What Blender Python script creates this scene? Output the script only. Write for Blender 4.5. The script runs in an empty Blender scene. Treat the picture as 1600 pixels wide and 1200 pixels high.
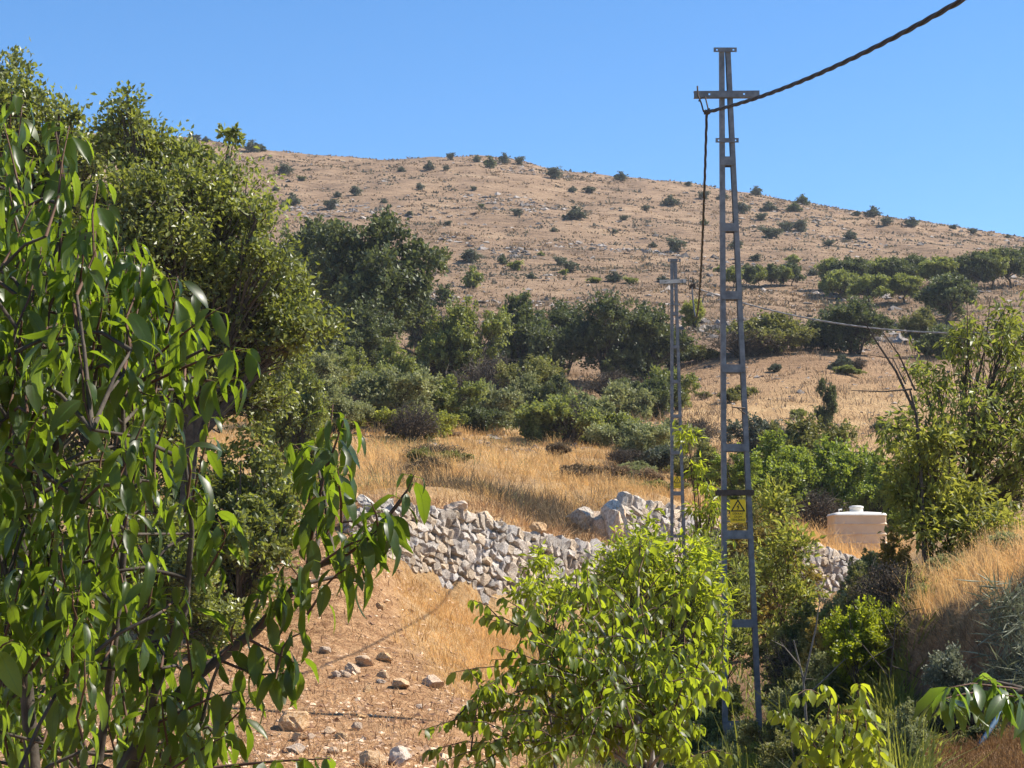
import bpy, bmesh, math, random
import numpy as np
from mathutils import Vector, Matrix, Quaternion
R = math.radians
rng = np.random.default_rng(7)
random.seed(7)
scene = bpy.context.scene
COL = scene.collection

# ------------------------------------------------------------------ camera, sky, sun, exposure
PITCH = R(6.0)
FPX = 800.0 / math.tan(R(15.0))          # focal length in pixels of the 1600 px wide photograph
cam_d = bpy.data.cameras.new('camera')
cam_d.sensor_width = 36.0
cam_d.lens = 18.0 / math.tan(R(15.0))
cam_d.clip_start = 0.1
cam_d.clip_end = 3000.0
cam = bpy.data.objects.new('camera', cam_d)
cam.rotation_euler = (R(90) + PITCH, 0, 0)
COL.objects.link(cam)
scene.camera = cam

SUN_AZ, SUN_EL = R(80.0), R(48.0)        # from the right, a little towards the hill
SUN = Vector((math.sin(SUN_AZ) * math.cos(SUN_EL), math.cos(SUN_AZ) * math.cos(SUN_EL), math.sin(SUN_EL)))
world = bpy.data.worlds.new('World')
scene.world = world
world.use_nodes = True
wn = world.node_tree
wn.nodes.clear()
sky = wn.nodes.new('ShaderNodeTexSky')
sky.sky_type = 'NISHITA'
sky.sun_disc = False
sky.sun_elevation = SUN_EL
sky.sun_rotation = SUN_AZ
sky.altitude = 1500
sky.air_density = 1.0
sky.dust_density = 0.0
sky.ozone_density = 4.0
bg = wn.nodes.new('ShaderNodeBackground')
bg.inputs['Strength'].default_value = 0.098
wo = wn.nodes.new('ShaderNodeOutputWorld')
hs_ = wn.nodes.new('ShaderNodeHueSaturation')
hs_.inputs['Saturation'].default_value = 1.22
wn.links.new(sky.outputs[0], hs_.inputs['Color'])
wn.links.new(hs_.outputs[0], bg.inputs[0])
wn.links.new(bg.outputs[0], wo.inputs[0])
sl = bpy.data.lights.new('sun', 'SUN')
sl.energy = 5.0
sl.angle = R(0.5)
sl.color = (1.0, 0.93, 0.82)
so = bpy.data.objects.new('sun', sl)
so.rotation_euler = SUN.to_track_quat('Z', 'Y').to_euler()
COL.objects.link(so)
scene.view_settings.view_transform = 'Standard'
scene.view_settings.look = 'None'
scene.view_settings.exposure = 1.05
scene.view_settings.gamma = 1.0
scene.view_settings.use_curve_mapping = False
scene.cycles.max_bounces = 8
scene.cycles.transparent_max_bounces = 8
scene.cycles.use_denoising = True

# ------------------------------------------------------------------ measuring helpers
CP, SP = math.cos(PITCH), math.sin(PITCH)
def W(px, py, d):
    """the point at distance d (metres along the ground) seen at photograph pixel px, py"""
    u = (px - 800.0) / FPX
    v = (600.0 - py) / FPX
    t = d / (CP - v * SP)
    return Vector((u * t, d, v * t * CP + t * SP))
def proj(P):
    P = np.asarray(P, float)
    dep = P[..., 1] * CP + P[..., 2] * SP
    up = -P[..., 1] * SP + P[..., 2] * CP
    return 800 + FPX * P[..., 0] / dep, 600 - FPX * up / dep, dep

def _hash(ix, iy, seed):
    h = (ix.astype(np.int64) * 374761393 + iy.astype(np.int64) * 668265263 + seed * 974711) & 0x7fffffff
    h = ((h ^ (h >> 13)) * 1274126177) & 0x7fffffff
    return ((h ^ (h >> 16)) & 0xffff) / 65535.0
def nz(x, y, s, seed=0):
    x = np.asarray(x, float) / s; y = np.asarray(y, float) / s
    ix = np.floor(x); iy = np.floor(y)
    fx = x - ix; fy = y - iy
    fx = fx * fx * (3 - 2 * fx); fy = fy * fy * (3 - 2 * fy)
    a = _hash(ix, iy, seed); b = _hash(ix + 1, iy, seed)
    c = _hash(ix, iy + 1, seed); d = _hash(ix + 1, iy + 1, seed)
    return (a * (1 - fx) + b * fx) * (1 - fy) + (c * (1 - fx) + d * fx) * fy - 0.5
def sstep(a, b, x):
    t = np.clip((np.asarray(x, float) - a) / (b - a), 0, 1)
    return t * t * (3 - 2 * t)

# ------------------------------------------------------------------ the lie of the land
WALL_A = [(548, 800, 838, 34.4), (600, 795, 872, 35.1), (650, 795, 900, 35.8), (700, 797, 922, 36.5), (760, 810, 945, 37.3),
          (820, 830, 962, 38.1), (880, 842, 975, 38.9), (940, 852, 990, 39.7), (990, 862, 1005, 40.3)]     # px, top, foot, distance
WALL_B = [(975, 776, 868, 43.0), (1020, 786, 882, 43.5), (1060, 798, 893, 44.0), (1110, 812, 905, 44.6), (1170, 829, 920, 45.3),
          (1230, 846, 935, 46.0), (1290, 858, 945, 46.7), (1365, 878, 925, 47.5)]
BANK = [(1395, 985, 1070, 19.4), (1430, 962, 1090, 18.8), (1480, 945, 1100, 18.2), (1530, 928, 1105, 17.6), (1600, 905, 1110, 16.8), (1700, 880, 1120, 16.2)]
CPTS = []
for px in (-300, 0, 200, 400, 600, 800, 1000, 1200, 1400, 1600, 1900):
    CPTS += [(px, 914 + 3.0 / 3 * FPX, 3), (px, 914 + 2.9 / 7 * FPX, 7)]
    if px <= 1200:
        CPTS += [(px, 914 + 2.75 / 11 * FPX, 11)]
    else:
        CPTS += [(px, 914 + 1.9 / 11 * FPX, 11)]
CPTS += [(-300, 1230, 18), (0, 1230, 18), (200, 1225, 18), (400, 1220, 18.5), (560, 1215, 19), (700, 1225, 19), (850, 1290, 18), (1000, 1330, 18), (1200, 1320, 17), (1330, 1240, 16),
         (0, 1120, 23), (250, 1110, 23), (450, 1128, 22.5), (560, 1120, 23), (680, 1130, 23), (850, 1190, 23), (1000, 1220, 23), (1160, 1190, 24), (1280, 1150, 22),
         (0, 1010, 29), (300, 990, 29), (450, 1010, 28.5), (560, 1015, 28.5), (680, 1035, 28.5), (800, 1075, 28.5), (950, 1110, 29), (1150, 1100, 30), (1300, 1060, 29),
         (250, 900, 35), (420, 890, 33.5), (500, 905, 31.5), (580, 935, 31.5), (640, 952, 32.2), (740, 985, 33.6), (860, 1020, 34), (1000, 1050, 35), (1180, 1020, 37), (1300, 980, 38),
         (0, 900, 36), (300, 830, 39), (450, 800, 39), (520, 800, 38.5),
         (300, 760, 46), (450, 750, 46), (560, 765, 44), (640, 772, 44), (720, 770, 44), (800, 782, 44), (850, 822, 41.6), (900, 836, 41.8), (950, 850, 42.0),
         (560, 735, 50), (700, 738, 50), (850, 752, 50), (930, 765, 48), (1000, 768, 50), (1060, 784, 50), (1150, 812, 50), (1250, 840, 50.5), (1340, 866, 51), (1400, 872, 51),
         (200, 700, 60), (450, 670, 60), (600, 690, 60), (750, 700, 60), (900, 715, 60), (1050, 738, 60), (1200, 790, 60), (1350, 820, 60), (1500, 800, 60), (1650, 780, 60),
         (300, 640, 75), (500, 640, 75), (650, 662, 75), (800, 685, 75), (950, 695, 75), (1080, 690, 76), (1200, 705, 78), (1350, 710, 80), (1550, 700, 80),
         (300, 590, 95), (500, 590, 95), (700, 620, 95), (900, 640, 95), (1080, 640, 92), (1200, 630, 95), (1300, 625, 97), (1400, 630, 97), (1600, 630, 97),
         (300, 540, 115), (550, 545, 115), (780, 590, 115), (950, 600, 115), (1080, 572, 115), (1250, 558, 115), (1400, 560, 117), (1600, 570, 115),
         (400, 490, 140), (600, 490, 140), (800, 500, 140), (1000, 505, 140), (1150, 505, 140), (1300, 515, 140), (1450, 520, 140), (1600, 515, 140),
         (400, 440, 170), (600, 440, 170), (800, 445, 170), (1000, 455, 170), (1150, 458, 170), (1300, 470, 170), (1450, 468, 170), (1600, 455, 170),
         (400, 385, 215), (600, 385, 215), (800, 390, 215), (1000, 400, 215), (1200, 412, 215), (1400, 420, 215), (1600, 420, 215),
         (300, 300, 280), (500, 308, 280), (700, 312, 280), (900, 328, 280), (1100, 345, 280), (1300, 368, 280), (1600, 395, 280)]
RIDGE = [(-200, 190), (100, 202), (300, 217), (400, 233), (450, 241), (550, 247), (650, 249), (740, 248), (800, 252), (850, 263), (900, 272), (1000, 283), (1100, 292),
         (1200, 305), (1300, 321), (1400, 340), (1500, 356), (1600, 371), (1800, 400)]
for px, py in RIDGE:
    CPTS += [(px, py, 350), (px, py + 4, 362), (px, py + 130, 480), (px, py + 330, 750)]
for px, t, b, d in WALL_A + WALL_B:
    CPTS += [(px, b + 8, d - 0.1), (px, b + 14, d - 0.9), (px, t, d + 0.8), (px, t - 4, d + 1.6)]
for px, t, b, d in BANK:
    CPTS += [(px, b, d - 0.1), (px, b + 30, d - 1.1), (px, b + 90, d - 3.2), (px, t, d + 0.22), (px, t - 8, d + 0.9)]
CPTS += [(1420, 945, 20.6), (1500, 910, 20), (1600, 872, 20), (1700, 850, 20), (1420, 925, 23), (1500, 893, 23), (1600, 855, 23), (1700, 835, 23),
         (1400, 900, 28), (1500, 875, 29), (1600, 845, 29), (1700, 825, 29), (1450, 865, 36), (1600, 810, 36), (1450, 850, 45), (1600, 800, 45), (1340, 1010, 24), (1340, 960, 30)]
_pts = np.array([W(*p) for p in CPTS])
_A = np.clip(_pts[:, 0] / _pts[:, 1], -0.45, 0.45); _L = np.log(_pts[:, 1]); _E = _pts[:, 2] / _pts[:, 1]
KA, KL = 9.0, 3.2
_D = np.hypot((_A[:, None] - _A[None]) * KA, (_L[:, None] - _L[None]) * KL)
_w = np.linalg.solve(np.block([[-_D + np.eye(len(_A)) * 1e-4, np.ones((len(_A), 1))], [np.ones((1, len(_A))), np.zeros((1, 1))]]), np.append(_E, 0.0))
def H0(x, y):
    x = np.asarray(x, float); y = np.asarray(y, float)
    shp = np.broadcast(x, y).shape
    x = np.broadcast_to(x, shp).ravel(); y = np.maximum(np.broadcast_to(y, shp).ravel(), 3.0)
    a = np.clip(x / y, -0.40, 0.40) * KA; l = np.log(y) * KL
    out = np.empty(x.size)
    for i in range(0, x.size, 20000):
        s = slice(i, i + 20000)
        out[s] = -np.hypot(a[s, None] - _A[None] * KA, l[s, None] - _L[None] * KL) @ _w[:-1] + _w[-1]
    return (out * y).reshape(shp)
def Hn(x, y):
    y = np.asarray(y, float)
    far = sstep(70, 260, y)
    n = (nz(x, y, 0.45, 1) * 0.06 + nz(x, y, 1.3, 2) * 0.10 + nz(x, y, 3.7, 3) * 0.14) * (1 - far) * sstep(8, 14, y)
    n = n + sstep(58, 80, y) * (1 - sstep(140, 200, y)) * (nz(x, y, 5.0, 21) * 0.55 + nz(x, y, 1.8, 22) * 0.22)
    n = n + far * (nz(x, y, 3.0, 4) * 0.5 + nz(x, y, 8.0, 5) * 0.9 + nz(x, y, 26.0, 6) * 0.9)
    return n
def H(x, y):
    return H0(x, y) + Hn(x, y)
def at(px, d):
    """ground point under pixel column px at distance d"""
    x = (px - 800.0) / FPX * d / CP
    for _ in range(3):
        z = float(H(x, d))
        dep = d * CP + z * SP
        x = (px - 800.0) / FPX * dep
    return Vector((x, d, float(H(x, d))))
def hit(px, py, dmin=12.0, dmax=420.0):
    """first ground point along the line of sight through px, py"""
    ds = np.exp(np.linspace(math.log(dmin), math.log(dmax), 700))
    u = (px - 800.0) / FPX; v = (600.0 - py) / FPX
    t = ds / (CP - v * SP)
    xs = u * t; zs = v * t * CP + t * SP
    g = H(xs, ds)
    k = np.nonzero(zs < g)[0]
    i = int(k[0]) if len(k) else int(np.argmin(zs - g))
    return Vector((xs[i], ds[i], g[i]))

# ------------------------------------------------------------------ mesh building
class MB:
    def __init__(s):
        s.V = []; s.F3 = []; s.F4 = []; s.T = []; s.U = []; s.n = 0
    def add(s, V, F3=None, F4=None, tint=None, uv=None):
        V = np.asarray(V, float).reshape(-1, 3)
        if F3 is not None and len(F3): s.F3.append(np.asarray(F3, int).reshape(-1, 3) + s.n)
        if F4 is not None and len(F4): s.F4.append(np.asarray(F4, int).reshape(-1, 4) + s.n)
        s.V.append(V)
        s.T.append(np.broadcast_to(np.asarray(0.5 if tint is None else tint, float), (len(V),)))
        s.U.append(np.zeros((len(V), 2)) if uv is None else np.asarray(uv, float))
        s.n += len(V)
    def box(s, c, sx, sy, sz, rot=None, tint=None):
        v = np.array([[x, y, z] for x in (-.5, .5) for y in (-.5, .5) for z in (-.5, .5)]) * (sx, sy, sz)
        if rot is not None: v = v @ np.array(rot.to_3x3() if isinstance(rot, Matrix) else rot.to_matrix()).T
        s.add(v + np.array(c), None, [(0, 1, 3, 2), (4, 6, 7, 5), (0, 4, 5, 1), (2, 3, 7, 6), (0, 2, 6, 4), (1, 5, 7, 3)], tint)
    def tube(s, pts, rad, sides=5, tint=None, cap=True):
        P = np.asarray([tuple(p) for p in pts], float)
        n = len(P)
        r = np.broadcast_to(np.asarray(rad, float), (n,))
        T = np.gradient(P, axis=0)
        T /= np.linalg.norm(T, axis=1)[:, None] + 1e-9
        ref = np.array([0.0, 0, 1]) if abs(T[:, 2]).mean() < 0.8 else np.array([1.0, 0, 0])
        A = np.cross(T, ref); A /= np.linalg.norm(A, axis=1)[:, None] + 1e-9
        B = np.cross(T, A)
        ang = np.arange(sides) / sides * 2 * math.pi
        V = (P[:, None] + r[:, None, None] * (A[:, None] * np.cos(ang)[None, :, None] + B[:, None] * np.sin(ang)[None, :, None])).reshape(-1, 3)
        i = np.arange(n - 1)[:, None] * sides; j = np.arange(sides)[None]; k = (j + 1) % sides
        F = np.stack([i + j, i + k, i + sides + k, i + sides + j], -1).reshape(-1, 4)
        s.add(V, None, F, tint)
        if cap and sides > 3:
            b = s.n - len(V)
            for q in (0, (n - 1) * sides):
                s.F3.append(np.array([(b + q, b + q + m, b + q + m + 1) for m in range(1, sides - 1)]))
    def mesh(s, name, smooth=False, uv=False):
        me = bpy.data.meshes.new(name)
        if not s.V: return me
        V = np.concatenate(s.V).astype(np.float32)
        f3 = np.concatenate(s.F3) if s.F3 else np.zeros((0, 3), int)
        f4 = np.concatenate(s.F4) if s.F4 else np.zeros((0, 4), int)
        loops = np.concatenate([f3.ravel(), f4.ravel()]).astype(np.int32)
        tot = np.concatenate([np.full(len(f3), 3), np.full(len(f4), 4)]).astype(np.int32)
        start = np.concatenate([[0], np.cumsum(tot)[:-1]]).astype(np.int32)
        me.vertices.add(len(V)); me.vertices.foreach_set('co', V.ravel())
        me.loops.add(len(loops)); me.loops.foreach_set('vertex_index', loops)
        me.polygons.add(len(tot)); me.polygons.foreach_set('loop_start', start)
        me.polygons.foreach_set('loop_total', tot)
        me.polygons.foreach_set('use_smooth', np.full(len(tot), smooth))
        at_ = me.attributes.new('tint', 'FLOAT', 'POINT')
        at_.data.foreach_set('value', np.concatenate(s.T).astype(np.float32))
        if uv:
            ul = me.uv_layers.new(name='UVMap')
            ul.data.foreach_set('uv', np.concatenate(s.U)[loops].astype(np.float32).ravel())
        me.update(calc_edges=True)
        me.validate()
        return me
    def build(s, name, mat, parent=None, smooth=False, uv=False):
        return link(name, s.mesh(name, smooth, uv), mat, parent)

def link(name, me, mat, parent=None):
    o = bpy.data.objects.new(name, me)
    COL.objects.link(o)
    if me is not None and mat is not None:
        if len(me.materials) == 0: me.materials.append(mat)
        elif me.materials[0] is not mat:
            o.material_slots[0].link = 'OBJECT'; o.material_slots[0].material = mat
    if parent is not None: o.parent = parent
    return o
def empty(name, loc=(0, 0, 0)):
    o = bpy.data.objects.new(name, None)
    o.empty_display_size = 0.2
    o.location = loc
    COL.objects.link(o)
    return o
def tag(o, label, cat, group=None, kind=None):
    o['label'] = label; o['category'] = cat
    if group: o['group'] = group
    if kind: o['kind'] = kind
    return o
ORD = ['first', 'second', 'third', 'fourth', 'fifth', 'sixth', 'seventh', 'eighth', 'ninth', 'tenth', 'eleventh', 'twelfth', 'thirteenth', 'fourteenth',
       'fifteenth', 'sixteenth', 'seventeenth', 'eighteenth', 'nineteenth', 'twentieth', 'twenty-first', 'twenty-second', 'twenty-third', 'twenty-fourth',
       'twenty-fifth', 'twenty-sixth', 'twenty-seventh', 'twenty-eighth', 'twenty-ninth', 'thirtieth']

# ------------------------------------------------------------------ materials
class NT:
    def __init__(s, name):
        s.m = bpy.data.materials.new(name); s.m.use_nodes = True
        s.t = s.m.node_tree; s.t.nodes.clear()
        s.out = s.t.nodes.new('ShaderNodeOutputMaterial')
    def n(s, kind, ins=None, **kw):
        nd = s.t.nodes.new('ShaderNode' + kind)
        for k, v in kw.items(): setattr(nd, k, v)
        for k, v in (ins or {}).items():
            sk = nd.inputs[k]
            if hasattr(v, 'is_linked') or isinstance(v, bpy.types.NodeSocket): s.t.links.new(v, sk)
            else: sk.default_value = v
        return nd
    def ramp(s, fac, stops):
        nd = s.t.nodes.new('ShaderNodeValToRGB')
        e = nd.color_ramp.elements
        while len(e) < len(stops): e.new(0.5)
        for q, (p, c) in zip(e, stops):
            q.position = p; q.color = (c[0], c[1], c[2], 1)
        s.t.links.new(fac, nd.inputs[0])
        return nd.outputs[0]
    def noise(s, scale, detail=4, rough=0.6, vec=None, dim='3D'):
        nd = s.n('TexNoise', {'Scale': scale, 'Detail': detail, 'Roughness': rough})
        if vec is not None: s.t.links.new(vec, nd.inputs['Vector'])
        return nd.outputs[0]
    def math(s, op, a, b=0.0):
        nd = s.n('Math', {0: a, 1: b}, operation=op); return nd.outputs[0]
    def mix(s, f, a, b, mode='MIX'):
        nd = s.t.nodes.new('ShaderNodeMix'); nd.data_type = 'RGBA'; nd.blend_type = mode
        for k, v in ((0, f), (6, a), (7, b)):
            if isinstance(v, bpy.types.NodeSocket): s.t.links.new(v, nd.inputs[k])
            elif k == 0: nd.inputs[k].default_value = v
            else: nd.inputs[k].default_value = (v[0], v[1], v[2], 1)
        return nd.outputs[2]
    def done(s, sock):
        s.t.links.new(sock, s.out.inputs[0]); return s.m
    def attr(s, name='tint'):
        return s.n('Attribute', attribute_name=name).outputs['Fac']

def leaf_mat(name, dark, light, trans, tf=0.4, rough=0.5, spec=0.35, veins=False, vary=0.35):
    t = NT(name)
    tint = t.attr()
    orand = t.n('ObjectInfo').outputs['Random']
    c = t.mix(tint, dark, light)
    hsv = t.n('HueSaturation', {'Color': c, 'Value': t.math('ADD', t.math('MULTIPLY', orand, vary), 1.0 - vary * .5)}).outputs[0]
    tc = t.mix(tint, [x * 0.75 for x in trans], [min(1, x * 1.25) for x in trans])
    nrm = None
    if veins:
        uv = t.n('UVMap').outputs[0]
        sp = t.n('SeparateXYZ', {0: uv})
        ax = t.math('ABSOLUTE', t.math('SUBTRACT', sp.outputs[0], 0.5))
        ph = t.math('SINE', t.math('MULTIPLY', t.math('SUBTRACT', sp.outputs[1], t.math('MULTIPLY', ax, 0.35)), 62.0))
        mid = t.math('GREATER_THAN', 0.035, ax)
        st = t.math('MULTIPLY', t.math('ADD', ph, 1.0), 0.5)
        vein = t.math('MAXIMUM', t.math('MULTIPLY', t.math('POWER', st, 6.0), 0.22), t.math('MULTIPLY', mid, 0.8))
        hsv = t.mix(vein, hsv, [min(1, x * 2.2) for x in light])
        tc = t.mix(vein, tc, [x * 0.55 for x in trans])
        nrm = None
    p = t.n('BsdfPrincipled', {'Base Color': hsv, 'Roughness': rough, 'Specular IOR Level': spec})
    tr = t.n('BsdfTranslucent', {'Color': tc})
    if nrm is not None:
        t.t.links.new(nrm, p.inputs['Normal'])
    mx = t.n('MixShader', {0: tf, 1: p.outputs[0], 2: tr.outputs[0]})
    return t.done(mx.outputs[0])

def rough_mat(name, stops, scale=6.0, rough=0.9, bump=0.0, bdist=0.02, orand=0.0, spec=0.2, metal=0.0, tint=False, detail=6, sat=0.5):
    t = NT(name)
    vec = t.n('TexCoord').outputs['Object']
    f = t.noise(scale, detail, 0.65, vec)
    if tint: f = t.math('ADD', t.math('MULTIPLY', f, 0.4), t.math('MULTIPLY', t.attr(), 0.6))
    c = t.ramp(f, stops)
    if orand:
        o = t.n('ObjectInfo').outputs['Random']
        c = t.n('HueSaturation', {'Color': c, 'Value': t.math('ADD', t.math('MULTIPLY', o, orand), 1 - orand * .5),
                                  'Saturation': t.math('ADD', t.math('MULTIPLY', t.math('FRACT', t.math('MULTIPLY', o, 7.13)), 0.9), sat)}).outputs[0]
    p = t.n('BsdfPrincipled', {'Base Color': c, 'Roughness': rough, 'Specular IOR Level': spec, 'Metallic': metal})
    if bump:
        h = t.noise(scale * 2.2, 8, 0.7, vec)
        t.t.links.new(t.n('Bump', {'Height': h, 'Strength': bump, 'Distance': bdist}).outputs[0], p.inputs['Normal'])
    return t.done(p.outputs[0])

M = {}
M['cherry'] = leaf_mat('cherry_leaf', (0.009, 0.021, 0.005), (0.025, 0.047, 0.009), (0.33, 0.47, 0.022), 0.35, 0.38, 0.30, True, 0.7)
M['centre'] = leaf_mat('young_walnut_leaf', (0.018, 0.032, 0.007), (0.066, 0.092, 0.015), (0.50, 0.60, 0.03), 0.40, 0.45, 0.35, True, 0.7)
M['peach'] = leaf_mat('peach_leaf', (0.026, 0.050, 0.010), (0.05, 0.090, 0.016), (0.26, 0.40, 0.03), 0.36, 0.36, 0.5, True)
M['lime'] = leaf_mat('lime_leaf', (0.075, 0.11, 0.012), (0.17, 0.21, 0.02), (0.56, 0.62, 0.03), 0.45, 0.45, 0.4)
M['oak'] = leaf_mat('oak_leaf', (0.055, 0.070, 0.019), (0.215, 0.230, 0.072), (0.38, 0.42, 0.055), 0.34, 0.42, 0.5)
M['darkoak'] = leaf_mat('dark_oak_leaf', (0.030, 0.040, 0.018), (0.145, 0.162, 0.066), (0.17, 0.20, 0.05), 0.28, 0.5, 0.35)
M['farshrub'] = leaf_mat('grey_green_shrub_leaf', (0.085, 0.092, 0.062), (0.215, 0.220, 0.150), (0.10, 0.12, 0.05), 0.22, 0.7, 0.2)
M['midgreen'] = leaf_mat('mid_green_leaf', (0.066, 0.082, 0.024), (0.240, 0.255, 0.082), (0.36, 0.39, 0.06), 0.32, 0.5, 0.35)
M['brightgreen'] = leaf_mat('bright_green_leaf', (0.058, 0.092, 0.016), (0.19, 0.235, 0.036), (0.42, 0.50, 0.05), 0.38, 0.45, 0.4)
M['palegreen'] = leaf_mat('pale_green_leaf', (0.115, 0.125, 0.052), (0.31, 0.31, 0.145), (0.34, 0.36, 0.12), 0.30, 0.6, 0.3)
M['olive'] = leaf_mat('olive_leaf', (0.105, 0.106, 0.030), (0.30, 0.275, 0.09), (0.26, 0.26, 0.05), 0.32, 0.55, 0.3)
M['almond'] = leaf_mat('almond_leaf', (0.075, 0.098, 0.020), (0.24, 0.265, 0.055), (0.42, 0.46, 0.06), 0.34, 0.45, 0.4)
M['yellow'] = leaf_mat('yellow_green_leaf', (0.10, 0.125, 0.022), (0.24, 0.25, 0.045), (0.46, 0.46, 0.06), 0.38, 0.5, 0.35)
M['autumn'] = leaf_mat('yellowing_leaf', (0.14, 0.115, 0.028), (0.34, 0.25, 0.055), (0.46, 0.36, 0.06), 0.32, 0.55, 0.3)
M['silver'] = leaf_mat('silver_leaf', (0.15, 0.16, 0.105), (0.30, 0.31, 0.21), (0.24, 0.26, 0.14), 0.25, 0.6, 0.3)
M['twig'] = leaf_mat('dry_twig_leaf', (0.085, 0.062, 0.042), (0.18, 0.14, 0.095), (0.15, 0.11, 0.06), 0.20, 0.8, 0.1)
M['bark'] = rough_mat('dark_bark', [(0.3, (0.035, 0.028, 0.022)), (0.7, (0.11, 0.09, 0.07))], 14, 0.9, 0.5, 0.01)
M['palebark'] = rough_mat('pale_bark', [(0.3, (0.13, 0.11, 0.09)), (0.7, (0.30, 0.27, 0.23))], 14, 0.9, 0.4, 0.01)
M['redbark'] = rough_mat('brown_twig_bark', [(0.3, (0.05, 0.026, 0.016)), (0.7, (0.13, 0.07, 0.045))], 14, 0.7, 0.3, 0.005)
M['straw'] = leaf_mat('golden_straw', (0.48, 0.265, 0.095), (0.88, 0.60, 0.28), (0.80, 0.50, 0.18), 0.36, 0.7, 0.2)
M['straw_far'] = leaf_mat('pale_straw', (0.17, 0.112, 0.066), (0.42, 0.295, 0.178), (0.27, 0.18, 0.095), 0.2, 0.8, 0.1)
M['litter'] = leaf_mat('dry_litter', (0.20, 0.098, 0.046), (0.80, 0.50, 0.245), (0.34, 0.21, 0.10), 0.15, 0.8, 0.1)
M['rust'] = leaf_mat('rusty_dry_weed', (0.15, 0.075, 0.035), (0.40, 0.24, 0.11), (0.30, 0.17, 0.06), 0.25, 0.8, 0.1)
M['hillscrub'] = leaf_mat('dwarf_shrub_leaf', (0.07, 0.062, 0.046), (0.19, 0.165, 0.115), (0.12, 0.11, 0.06), 0.2, 0.8, 0.1)
M['scrub'] = leaf_mat('grey_brown_scrub', (0.09, 0.060, 0.036), (0.30, 0.22, 0.135), (0.22, 0.16, 0.08), 0.2, 0.8, 0.1)
M['stone'] = rough_mat('limestone', [(0.32, (0.15, 0.112, 0.085)), (0.43, (0.40, 0.325, 0.255)), (0.54, (0.57, 0.485, 0.39)), (0.70, (0.73, 0.645, 0.53))], 7, 0.92, 0.9, 0.04, 0.45)
M['rock'] = rough_mat('pink_limestone', [(0.25, (0.30, 0.195, 0.14)), (0.46, (0.60, 0.45, 0.33)), (0.66, (0.82, 0.69, 0.55))], 7, 0.95, 0.9, 0.04, 0.35, sat=0.85)
M['clod'] = rough_mat('earth_clod', [(0.3, (0.22, 0.125, 0.075)), (0.6, (0.48, 0.31, 0.185)), (0.8, (0.72, 0.54, 0.37))], 3.0, 0.95, 0.0, 0.1, 0, tint=True)
M['core'] = rough_mat('rubble_core', [(0.3, (0.20, 0.15, 0.115)), (0.7, (0.42, 0.34, 0.27))], 20, 0.95, 0.8, 0.03)
M['hillrock'] = rough_mat('hill_rock', [(0.3, (0.10, 0.088, 0.082)), (0.7, (0.33, 0.285, 0.25))], 2.0, 0.95, 0.0, 0.1, 0, tint=True)
M['steel'] = rough_mat('weathered_galvanised_steel', [(0.25, (0.085, 0.086, 0.088)), (0.5, (0.165, 0.168, 0.172)), (0.8, (0.27, 0.27, 0.268))], 9, 0.6, 0.15, 0.003, spec=0.4, metal=0.25)
M['iron'] = rough_mat('rusty_iron', [(0.3, (0.045, 0.036, 0.03)), (0.7, (0.12, 0.085, 0.06))], 20, 0.75, 0.2, 0.003, metal=0.3)
M['cable'] = rough_mat('black_cable', [(0.3, (0.018, 0.018, 0.018)), (0.7, (0.048, 0.046, 0.044))], 8, 0.6, 0.2, 0.003, spec=0.3)
M['palecable'] = rough_mat('sunbleached_cable', [(0.3, (0.16, 0.155, 0.15)), (0.7, (0.34, 0.33, 0.32))], 8, 0.5, 0.2, 0.003, spec=0.4)
M['signyellow'] = rough_mat('sign_yellow', [(0.3, (0.86, 0.54, 0.02)), (0.7, (0.96, 0.66, 0.03))], 6, 0.5, 0.0)
M['signblack'] = rough_mat('sign_black', [(0.3, (0.015, 0.014, 0.012)), (0.7, (0.04, 0.035, 0.03))], 10, 0.6, 0.0)
M['bluepipe'] = rough_mat('blue_pipe', [(0.3, (0.025, 0.06, 0.10)), (0.7, (0.05, 0.10, 0.15))], 6, 0.7, 0.0)
M['tankfit'] = rough_mat('white_plastic_fitting', [(0.3, (0.62, 0.58, 0.50)), (0.7, (0.82, 0.78, 0.70))], 5, 0.5, 0.0)
t = NT('translucent_cream_plastic')
p = t.n('BsdfPrincipled', {'Base Color': t.ramp(t.noise(2.0, 4, 0.6, t.n('TexCoord').outputs['Object']), [(0.3, (0.70, 0.54, 0.36)), (0.7, (0.86, 0.71, 0.51))]), 'Roughness': 0.45})
tr = t.n('BsdfTranslucent', {'Color': (0.88, 0.70, 0.46, 1)})
M['tank'] = t.done(t.n('MixShader', {0: 0.35, 1: p.outputs[0], 2: tr.outputs[0]}).outputs[0])

# ground: colour zones are painted as attributes because the soil, the dry grass and the hill turf really differ; zdark also paints in the shade of the cut bank
t = NT('dry_ground')
pos = t.n('NewGeometry').outputs['Position']
nbig = t.noise(0.06, 5, 0.6, pos); nmid = t.noise(0.5, 6, 0.65, pos); nfin = t.noise(4.5, 6, 0.7, pos); nvf = t.noise(30.0, 4, 0.7, pos)
soil = t.ramp(t.math('ADD', t.math('MULTIPLY', nfin, 0.55), t.math('MULTIPLY', nvf, 0.45)), [(0.35, (0.13, 0.064, 0.032)), (0.48, (0.36, 0.198, 0.097)), (0.61, (0.60, 0.375, 0.20))])
grass = t.ramp(t.math('ADD', t.math('MULTIPLY', nmid, 0.5), t.math('MULTIPLY', nfin, 0.5)), [(0.34, (0.24, 0.140, 0.065)), (0.50, (0.44, 0.28, 0.135)), (0.66, (0.60, 0.42, 0.22))])
hs = t.n('Mapping', {'Vector': pos, 'Scale': (0.5, 1.0, 2.2)}).outputs[0]
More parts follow.
